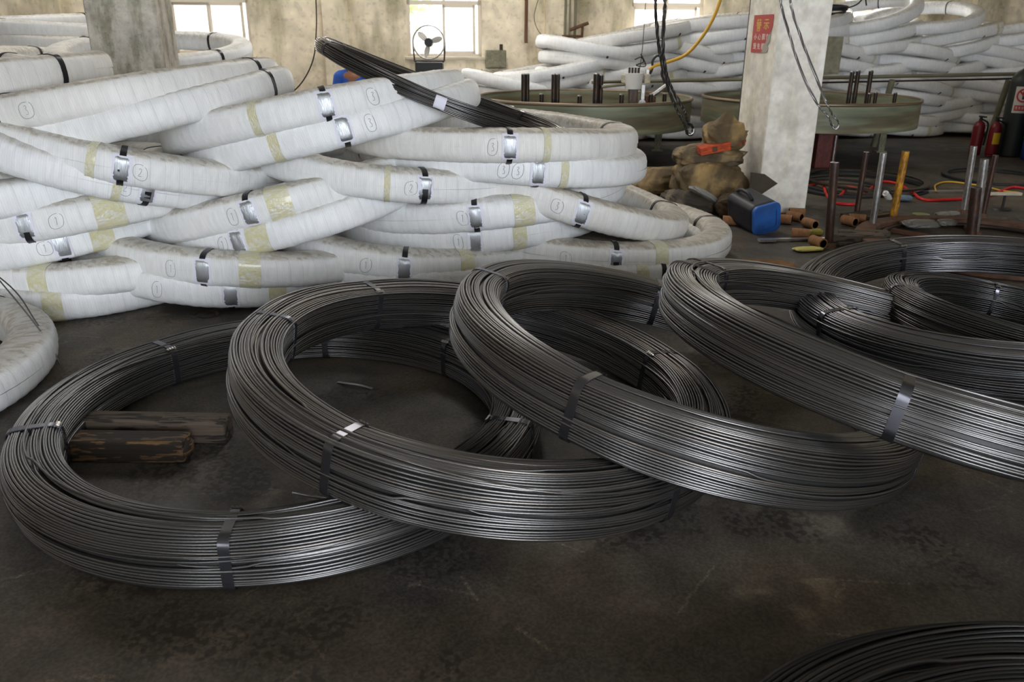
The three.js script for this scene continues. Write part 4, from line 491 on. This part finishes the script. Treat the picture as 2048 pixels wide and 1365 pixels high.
function glyph(c, k, x, y, w, h, col, lw) { c.strokeStyle = col; c.lineWidth = lw; c.lineCap = 'round'; for (const [a, b, d, e] of STROKES[k]) { c.beginPath(); c.moveTo(x + a / 10 * w, y + h - b / 10 * h); c.lineTo(x + d / 10 * w, y + h - e / 10 * h); c.stroke(); } }
{ const tex = canvasTex(360, 480, (c) => { c.fillStyle = '#b8302c'; c.fillRect(0, 0, 360, 480); glyph(c, 'a', 58, 50, 100, 150, '#d8b52e', 9); glyph(c, 'b', 200, 50, 100, 140, '#d8b52e', 13); ['c', 'd', 'e', 'f'].forEach((k, i) => glyph(c, k, 34 + i * 78, 236, 58, 82, '#e6d9d4', 7)); ['g', 'h', 'e'].forEach((k, i) => glyph(c, k, 34 + i * 78, 356, 60, 84, '#e6d9d4', 7)); });
  const s = new THREE.Shape([[0, 0], [0.2, 0], [0.22, 0.05], [0.24, 0.1], [0.27, 0.14], [0.29, 0.2], [0.345, 0.27], [0.36, 0.34], [0.36, 0.48], [0, 0.48]].map((p) => new THREE.Vector2(...p)));
  const g = new THREE.ExtrudeGeometry(s, { depth: 0.003, bevelEnabled: false }), uv = g.attributes.uv, p = g.attributes.position; for (let i = 0; i < uv.count; i++) uv.setXY(i, p.getX(i) / 0.36, p.getY(i) / 0.48);
  g.translate(-0.18, -0.24, 0); const t = thing('warning_sign', 'red warning sign with yellow and white characters and a torn corner', 'sign'); part(t, 'sign_sheet', g, std({ map: tex, roughness: 0.6 })); const tear = new THREE.Shape([[0.2, 0], [0.3, 0.005], [0.33, 0.06], [0.3, 0.1], [0.345, 0.15], [0.34, 0.26], [0.29, 0.2], [0.27, 0.14], [0.24, 0.1], [0.22, 0.05]].map((q) => new THREE.Vector2(...q))); part(t, 'torn_backing', new THREE.ExtrudeGeometry(tear, { depth: 0.0015, bevelEnabled: false }).translate(-0.18, -0.24, 0), std({ color: 0xb3aea3, roughness: 0.8 }), 'pale glue and paper left behind');
  t.scale.set(1.15, 0.69, 1); t.rotation.y = BA - Math.PI / 2; const o = V3(-0.2535, 0, 0.02).applyAxisAngle(V3(0, 1, 0), BA); t.position.set(2.57 + o.x, 1.64, -8.07 + o.z); }
{ const t = thing('pillar_cabinet', 'olive grey switch cabinet on the far side of the white pillar', 'cabinet'); t.rotation.y = BA; const o = V3(0.25 + 0.16, 0, -0.1).applyAxisAngle(V3(0, 1, 0), BA); t.position.set(2.57 + o.x, 1.45, -8.07 + o.z); part(t, 'cabinet_box', rbx(0.32, 0.34, 0.24, 0.008), M.olive); part(t, 'cabinet_door', rbx(0.29, 0.31, 0.012, 0.004, 0, 0, 0.124), M.olive); const k = V3(-0.2, 0, -0.37).applyAxisAngle(V3(0, 1, 0), BA); single('conduit_pipe', cyl(0.035, 0.035, CEIL, 14, 2.57 + k.x, CEIL / 2, -8.07 + k.z), M.black, 'dark conduit running up the back edge of the white pillar', 'conduit'); }

/* ---------- along the back wall ---------- */
function atHall(o, u, y, v, turn = 0) { o.position.copy(B(u, y, v)); o.rotation.y = BA + turn; return o; }
{ const t = atHall(thing('floor_fan', 'round industrial fan in a yoke before the bright window', 'fan'), 0.58, 1.51, 14.35, -0.12);
  part(t, 'guard_ring', merge(new THREE.TorusGeometry(0.265, 0.012, 8, 48), new THREE.TorusGeometry(0.265, 0.008, 8, 48).translate(0, 0, -0.12)), M.pipeGrey); const cage = []; for (let i = 0; i < 8; i++) cage.push(new THREE.TorusGeometry(0.05 + i * 0.027, 0.0015, 4, 40).translate(0, 0, 0.03)); for (let i = 0; i < 24; i++) { const a = i / 24 * 2 * Math.PI; cage.push(rod([0, 0, 0.03], [Math.cos(a) * 0.262, Math.sin(a) * 0.262, 0.0], 0.0015, 4)); } part(t, 'guard_wires', merge(cage), M.pipeGrey);
  part(t, 'motor', cyl(0.068, 0.075, 0.2, 20).rotateX(Math.PI / 2).translate(0, 0, -0.04), M.black, 'black motor hub'); for (let i = 0; i < 3; i++) part(t, 'blade', new THREE.SphereGeometry(1, 16, 8).scale(0.1, 0.055, 0.006).rotateX(0.5).translate(0.14, 0, -0.03).rotateZ(i * 2.094 + 0.3), M.white);
  part(t, 'yoke', merge(rod([-0.27, 0, -0.06], [-0.25, -0.3, -0.06], 0.014), rod([0.27, 0, -0.06], [0.25, -0.3, -0.06], 0.014), rod([-0.25, -0.3, -0.06], [0.25, -0.3, -0.06], 0.018)), M.steelDark); part(t, 'base', rbx(0.46, 0.2, 0.34, 0.02, 0, -0.41, -0.06), M.black, 'dark base box'); part(t, 'base_legs', merge(bx(0.05, 1.02, 0.05, -0.2, -1.01, -0.2), bx(0.05, 1.02, 0.05, 0.2, -1.01, -0.2), bx(0.05, 1.02, 0.05, -0.2, -1.01, 0.1), bx(0.05, 1.02, 0.05, 0.2, -1.01, 0.1)), M.steelDark); }
{ const t = atHall(thing('switch_box', 'olive metal switch box mounted on the back wall beside the window', 'switch box'), 1.8, 1.23, WALLV - 0.1); part(t, 'box', rbx(0.36, 0.3, 0.18, 0.01), M.olive); part(t, 'door', rbx(0.32, 0.26, 0.012, 0.004, 0, 0, 0.095), M.olive); part(t, 'cable_gland', cyl(0.03, 0.03, 0.1, 12, 0.1, 0.2, 0), M.steelDark); }
{ const t = atHall(thing('relay_panel', 'pale wall panel with three dark slots under the switch box', 'panel'), 1.78, 0.94, WALLV - 0.06); part(t, 'panel', rbx(0.46, 0.26, 0.1, 0.01), M.cream); for (let i = 0; i < 3; i++) part(t, 'slot', bx(0.035, 0.09, 0.01, -0.14 + i * 0.14, 0.02, 0.051), M.black); }
{ const t = atHall(thing('pipe_bracket', 'rusty pipes and bracket fixed to the back wall pilaster', 'pipes'), 3.05, 0, WALLV - 0.2); for (const [x, r] of [[-0.72, 0.03], [-0.02, 0.02], [0.06, 0.012], [0.16, 0.025]]) part(t, 'pipe', rod([x, 1.5, 0], [x, CEIL, 0], r), x < -0.5 ? M.rust : M.olive); part(t, 'bracket_arm', rod([0.05, 1.72, 0.06], [0.38, 1.84, 0.1], 0.03), M.rust); part(t, 'bracket_strut', rod([0.28, 1.6, 0.06], [0.28, 1.82, 0.08], 0.022), M.rust); part(t, 'bracket_rail', rod([-0.08, 1.62, 0.04], [0.3, 1.62, 0.04], 0.02), M.rust); part(t, 'cable', tube([[-0.35, 2.6, 0.02], [-0.55, 2.1, 0.02], [-0.58, 1.9, 0.02], [-0.5, 1.7, 0.03], [-0.3, 1.5, 0.05]], 0.006, 40, 5), M.steelDark); }
single('hanging_cable', tube([[-2.05, 3.0, -9.0], [-2.05, 1.95, -9.0], [-2.07, 1.66, -9.0], [-2.13, 1.36, -9.0], [-2.29, 1.11, -9.0], [-2.48, 0.98, -9.0], [-2.9, 0.9, -9.1]], 0.007, 60, 6), M.steelDark, 'thin cable curving down before the stained wall', 'cable');
{ const t = thing('cable_coil', 'coil of dark cable lying on the far heap beside the white pillar', 'cable coil', undefined); t.position.set(5.15, 2.0, -13.9); for (let i = 0; i < 5; i++) part(t, 'cable_turn', new THREE.TorusGeometry(0.16 + i * 0.012, 0.014, 6, 28).rotateX(Math.PI / 2 + rr(-0.25, 0.25)).translate(rr(-0.02, 0.02), i * 0.022, 0), M.rubber); part(t, 'cable_tail', tube([[0.16, 0.05, 0], [0.35, 0.12, 0], [0.45, 0.22, 0], [0.5, 0.1, 0]], 0.012, 24, 6), M.rubber); }
// gas cylinder, barrel, extinguishers
{ const t = thing('gas_cylinder', 'dark green gas cylinder with a no smoking sign', 'gas cylinder'); t.position.set(7.3, 0, -12.0); part(t, 'bottle', new THREE.LatheGeometry([[0, 0], [0.17, 0], [0.18, 0.02], [0.18, 1.02], [0.165, 1.1], [0.12, 1.17], [0.05, 1.22], [0.05, 1.28], [0, 1.28]].map((p) => new THREE.Vector2(...p)), 32), std({ color: 0x1d2420, roughness: 0.5 })); part(t, 'valve', merge(cyl(0.02, 0.025, 0.1, 12, 0, 1.32, 0), rod([-0.05, 1.34, 0], [0.05, 1.34, 0], 0.015)), M.steelDark);
  const tex = canvasTex(200, 300, (c) => { c.fillStyle = '#c9c4bb'; c.fillRect(0, 0, 200, 300); c.strokeStyle = '#b32b28'; c.lineWidth = 20; c.beginPath(); c.arc(100, 100, 70, 0, 7); c.stroke(); c.fillStyle = '#2b2624'; c.fillRect(86, 52, 30, 92); c.beginPath(); c.moveTo(52, 52); c.lineTo(148, 148); c.stroke(); c.fillStyle = '#b32b28'; c.fillRect(22, 212, 156, 62); for (let i = 0; i < 4; i++) glyph(c, 'ghef'[i], 30 + i * 36, 224, 28, 38, '#d8d2ca', 3); });
  const g = new THREE.CylinderGeometry(0.186, 0.186, 0.36, 20, 1, false, -0.62, 1.24); const sg = part(t, 'no_smoking_sign', new THREE.CylinderGeometry(0.1835, 0.1835, 0.36, 20, 1, true, -0.68, 1.24).translate(0, 0.8, 0), std({ map: tex, roughness: 0.6, side: THREE.DoubleSide }), 'white board with a red prohibition ring'); sg.rotation.y = -0.35; }
{ const t = thing('blue_barrel', 'dark blue steel barrel beside the gas cylinder', 'barrel'); t.position.set(7.53, 0, -11.55); part(t, 'barrel_body', new THREE.LatheGeometry([[0, 0], [0.29, 0], [0.29, 0.28], [0.3, 0.3], [0.29, 0.32], [0.29, 0.57], [0.3, 0.59], [0.29, 0.61], [0.29, 0.88], [0.3, 0.89], [0.28, 0.89], [0.27, 0.86], [0, 0.86]].map((p) => new THREE.Vector2(...p)), 40), M.blueDrum); part(t, 'bung', cyl(0.03, 0.03, 0.02, 14, 0.15, 0.87, 0.05), M.steelDark); }
[[7.0, -11.95, 'red fire extinguisher with a yellow label on the floor by the gas cylinder'], [6.84, -12.1, 'red fire extinguisher standing behind the one with the yellow label']].forEach(([x, z, lab], i) => { const t = thing('fire_extinguisher', lab, 'extinguisher', 'fire extinguishers by the gas cylinder'); t.position.set(x, 0, z); const red = std({ color: 0x70101a, roughness: 0.4 }); part(t, 'tank', new THREE.LatheGeometry([[0, 0.02], [0.075, 0.02], [0.08, 0.04], [0.08, 0.4], [0.06, 0.46], [0.025, 0.49], [0, 0.49]].map((p) => new THREE.Vector2(...p)), 28), red); if (!i) part(t, 'label', new THREE.CylinderGeometry(0.0815, 0.0815, 0.16, 20, 1, true, -0.7, 1.4).translate(0, 0.26, 0), std({ color: 0xd9b021, roughness: 0.5, side: THREE.DoubleSide }), 'yellow label'); part(t, 'valve_head', merge(cyl(0.02, 0.025, 0.06, 12, 0, 0.51, 0), rbx(0.05, 0.02, 0.14, 0.005, 0, 0.55, 0.04)), M.black); part(t, 'hose', tube([[0.02, 0.51, 0], [0.1, 0.46, 0.02], [0.11, 0.3, 0.02], [0.095, 0.14, 0.03]], 0.012, 24, 6), M.black); part(t, 'foot_ring', new THREE.TorusGeometry(0.072, 0.01, 6, 24).rotateX(Math.PI / 2).translate(0, 0.012, 0), red); });

/* ---------- the worker ---------- */
function blobMesh(bones, lo, hi, cell, k = 0.03) {      // smooth union of tapered capsules
  const size = Math.max(hi[0] - lo[0], hi[1] - lo[1], hi[2] - lo[2]), res = Math.ceil(size / cell) + 4, mc = new MarchingCubes(res, new THREE.MeshStandardMaterial(), false, false, 400000), h = size / 2, c = [(lo[0] + hi[0]) / 2, (lo[1] + hi[1]) / 2, (lo[2] + hi[2]) / 2], half = res / 2;
  mc.isolation = 0; let n = 0;
  for (let z = 0; z < res; z++) for (let y = 0; y < res; y++) for (let x = 0; x < res; x++, n++) {
    const p = [(x - half) / half * h + c[0], (y - half) / half * h + c[1], (z - half) / half * h + c[2]]; let d = 1e3;
    for (const [a, b, ra, rb, sx = 1] of bones) { const ab = [b[0] - a[0], b[1] - a[1], b[2] - a[2]], ap = [p[0] - a[0], p[1] - a[1], p[2] - a[2]], t = clamp((ap[0] * ab[0] + ap[1] * ab[1] + ap[2] * ab[2]) / (ab[0] ** 2 + ab[1] ** 2 + ab[2] ** 2 + 1e-9)); const q = Math.hypot((ap[0] - ab[0] * t) / sx, ap[1] - ab[1] * t, ap[2] - ab[2] * t) - (ra + (rb - ra) * t); const m = clamp(0.5 + 0.5 * (q - d) / k); d = q * (1 - m) + d * m - k * m * (1 - m); }
    mc.field[n] = -d;
  }
  mc.update(); const cnt = mc.count ?? mc.geometry.drawRange.count, g = new THREE.BufferGeometry(); g.setAttribute('position', new THREE.BufferAttribute(mc.positionArray.slice(0, cnt * 3), 3)); g.setAttribute('normal', new THREE.BufferAttribute(mc.normalArray.slice(0, cnt * 3), 3)); g.scale(h, h, h); g.translate(...c); return g;
}
{ const t = thing('person', 'person in an open blue work jacket sitting behind the wrapped heap', 'person'); t.position.set(-2.35, 0, -12.3); t.rotation.y = 0.08;
  const skin = std({ color: 0x8a5a40, roughness: 0.6 }), blue = std({ map: noisy(44, 88, 176, 0.25, 0), roughness: 0.8 }), dark = std({ color: 0x2b2d36, roughness: 0.85 });
  const F = (x, y, z, s) => [0, 1, 2, 3].map((i) => [[x + s * (i - 1.5) * 0.018, y, z], [x + s * (i - 1.5) * 0.02, y - 0.03, z + 0.07 - Math.abs(i - 1.4) * 0.008], 0.009, 0.008]);
  const body = [[[0, 0.55, 0], [0, 0.75, 0.01], 0.13, 0.12, 1.25], [[0, 0.75, 0.01], [0, 1.02, 0], 0.12, 0.11, 1.4], [[-0.15, 1.06, 0], [0.15, 1.06, 0], 0.065, 0.065], [[0, 1.06, 0], [0, 1.19, 0.01], 0.055, 0.052], [[0, 1.27, 0.02], [0, 1.35, 0.015], 0.082, 0.092], [[0, 1.21, 0.05], [0, 1.24, 0.06], 0.045, 0.05], [[0, 1.275, 0.105], [0, 1.255, 0.122], 0.012, 0.016], [[-0.09, 1.28, 0.01], [-0.095, 1.3, 0.01], 0.016, 0.018], [[0.09, 1.28, 0.01], [0.095, 1.3, 0.01], 0.016, 0.018]];
  for (const s of [-1, 1]) body.push([[s * 0.19, 1.05, 0], [s * 0.25, 0.8, 0.03], 0.055, 0.043], [[s * 0.25, 0.8, 0.03], [s * 0.16, 0.64, 0.24], 0.042, 0.03], [[s * 0.16, 0.64, 0.24], [s * 0.15, 0.62, 0.31], 0.032, 0.034], [[s * 0.13, 0.63, 0.28], [s * 0.1, 0.61, 0.32], 0.012, 0.01], ...F(s * 0.15, 0.615, 0.33, s), [[s * 0.1, 0.54, 0.02], [s * 0.13, 0.52, 0.42], 0.088, 0.062], [[s * 0.13, 0.52, 0.42], [s * 0.13, 0.1, 0.4], 0.06, 0.042], [[s * 0.13, 0.05, 0.38], [s * 0.14, 0.04, 0.55], 0.045, 0.035]);
  part(t, 'body', blobMesh(body, [-0.4, 0, -0.3], [0.4, 1.46, 0.6], 0.016, 0.025), skin);
  const jk = [[[0, 0.6, 0], [0, 0.78, 0.005], 0.15, 0.14, 1.25], [[0, 0.78, 0], [0, 1.0, -0.012], 0.138, 0.122, 1.45], [[-0.16, 1.06, -0.008], [-0.06, 1.1, -0.02], 0.08, 0.06], [[0.16, 1.06, -0.008], [0.06, 1.1, -0.02], 0.08, 0.06]]; for (const s of [-1, 1]) jk.push([[s * 0.2, 1.04, 0], [s * 0.255, 0.8, 0.03], 0.078, 0.064], [[s * 0.255, 0.8, 0.03], [s * 0.185, 0.68, 0.19], 0.06, 0.05]);
  const jg = blobMesh(jk, [-0.4, 0.4, -0.3], [0.4, 1.25, 0.4], 0.014, 0.03), p = jg.attributes.position, keep = [], nn = jg.attributes.normal, kn = []; for (let i = 0; i < p.count; i += 3) { const x = (p.getX(i) + p.getX(i + 1) + p.getX(i + 2)) / 3, y = (p.getY(i) + p.getY(i + 1) + p.getY(i + 2)) / 3, z = (p.getZ(i) + p.getZ(i + 1) + p.getZ(i + 2)) / 3; if (z > 0.03 && y > 0.78 && Math.abs(x) < (y - 0.78) * 0.21 + 0.004) continue; for (let k = 0; k < 3; k++) { keep.push(p.getX(i + k), p.getY(i + k), p.getZ(i + k)); kn.push(nn.getX(i + k), nn.getY(i + k), nn.getZ(i + k)); } }
  const jo = new THREE.BufferGeometry(); jo.setAttribute('position', new THREE.Float32BufferAttribute(keep, 3)); jo.setAttribute('normal', new THREE.Float32BufferAttribute(kn, 3)); blue.side = THREE.DoubleSide; blue.map = null; blue.color.set(0x2c58b0); part(t, 'jacket', jo, blue, 'blue work jacket open at the chest');
  const tr = []; for (const s of [-1, 1]) tr.push([[0, 0.56, -0.02], [s * 0.1, 0.54, 0.02], 0.13, 0.105], [[s * 0.1, 0.54, 0.02], [s * 0.13, 0.52, 0.42], 0.1, 0.075], [[s * 0.13, 0.52, 0.42], [s * 0.13, 0.14, 0.4], 0.075, 0.06]); part(t, 'trousers', blobMesh(tr, [-0.4, 0.05, -0.3], [0.4, 0.75, 0.6], 0.016, 0.03), dark);
  part(t, 'hair', blobMesh([[[0, 1.33, -0.01], [0, 1.37, 0.0], 0.096, 0.09], [[0, 1.3, -0.05], [0, 1.34, -0.03], 0.08, 0.085]], [-0.15, 1.15, -0.2], [0.15, 1.5, 0.15], 0.01, 0.02), M.black, 'short black hair'); for (const s of [-1, 1]) part(t, 'eye', new THREE.SphereGeometry(0.011, 10, 8).translate(s * 0.034, 1.3, 0.098), M.black); part(t, 'mouth', new THREE.SphereGeometry(1, 10, 6).scale(0.024, 0.005, 0.006).translate(0, 1.222, 0.108), std({ color: 0x6a3a30, roughness: 0.6 }));
  for (const s of [-1, 1]) part(t, 'shoe', rbx(0.095, 0.08, 0.27, 0.03, s * 0.135, 0.04, 0.47), M.black);
  const st = thing('stool', 'low wooden stool under the person in blue', 'stool'); st.position.set(-2.35, 0, -12.3); part(st, 'seat', rbx(0.36, 0.04, 0.32, 0.012, 0, 0.415, 0), M.wood); for (const [x, z] of [[-1, -1], [1, -1], [-1, 1], [1, 1]]) part(st, 'leg', rod([x * 0.15, 0, z * 0.13], [x * 0.12, 0.4, z * 0.1], 0.018), M.wood); }

/* ---------- outside the windows ---------- */
inHall(struct('ground_outside', bx(90, 0.1, 60, 0, -0.3, -WALLV - 30.4), std({ color: 0xbdb8ac, roughness: 0.95 }), 'pale yard outside')); inHall(struct('ground_outside', bx(60, 0.1, 30, 0, -0.3, -VF + 15.4), std({ color: 0xbdb8ac, roughness: 0.95 }), 'pale yard before the opening'));
inHall(single('yard_boundary_screen', merge(bx(60, 1.9, 0.2, 0, 0.7, -24), bx(60.2, 0.08, 0.3, 0, 1.68, -24)), std({ color: 0xf2f0ea, roughness: 0.9 }), 'white boundary fence outside the windows', 'fence'));
{ const t = thing('outbuilding', 'white outbuilding with a reddish roof edge outside the window', 'building'); inHall(t); part(t, 'outer_shell', bx(5, 3.2, 5, -7.4, 1.3, -31), std({ color: 0xf0eee8, roughness: 0.9 })); const s = new THREE.Shape([[-2.9, 0], [2.9, 0], [0, 1.3]].map((p) => new THREE.Vector2(...p))); part(t, 'gable_roof', new THREE.ExtrudeGeometry(s, { depth: 5.6, bevelEnabled: false }).translate(-7.4, 2.9, -33.8), std({ color: 0xb98a80, roughness: 0.8 })); part(t, 'eaves_band', bx(5.9, 0.1, 0.1, -7.4, 2.9, -28.15), std({ color: 0xc98f86, roughness: 0.8 })); }
reseed(91);
for (const [u, v, h, lab] of [[-3.2, 27, 5.2, 'leafy tree beside the white outbuilding outside the window'], [0.2, 27, 4.6, 'leafy tree outside the window with the fan']]) { const t = thing('garden_tree', lab, 'tree'); t.position.copy(B(u, -0.25, v)); part(t, 'trunk', cyl(0.1, 0.16, h * 0.6, 10, 0, h * 0.3, 0), M.woodDark); const gs = []; for (let i = 0; i < 700; i++) { const a = rr(0, 6.28), b = Math.acos(rr(-1, 1)), r = Math.cbrt(rnd()) * (0.8 + 0.3 * Math.sin(a * 3)), q = new THREE.PlaneGeometry(0.22, 0.14); q.rotateX(rr(0, 6)); q.rotateY(rr(0, 6)); q.translate(Math.sin(b) * Math.cos(a) * r * 1.3, h * 0.68 + Math.cos(b) * r * h * 0.28, Math.sin(b) * Math.sin(a) * r * 1.3); gs.push(q); } const f = part(t, 'foliage', merge(gs), new THREE.MeshPhysicalMaterial({ color: 0xcfe0b0, roughness: 0.9, side: THREE.DoubleSide, transmission: 0.4, thickness: 0 })); f.userData.kind = 'stuff'; }
scene.traverse((o) => { if (o.isMesh) { o.castShadow = true; o.receiveShadow = true; } });
renderer.render(scene, camera);
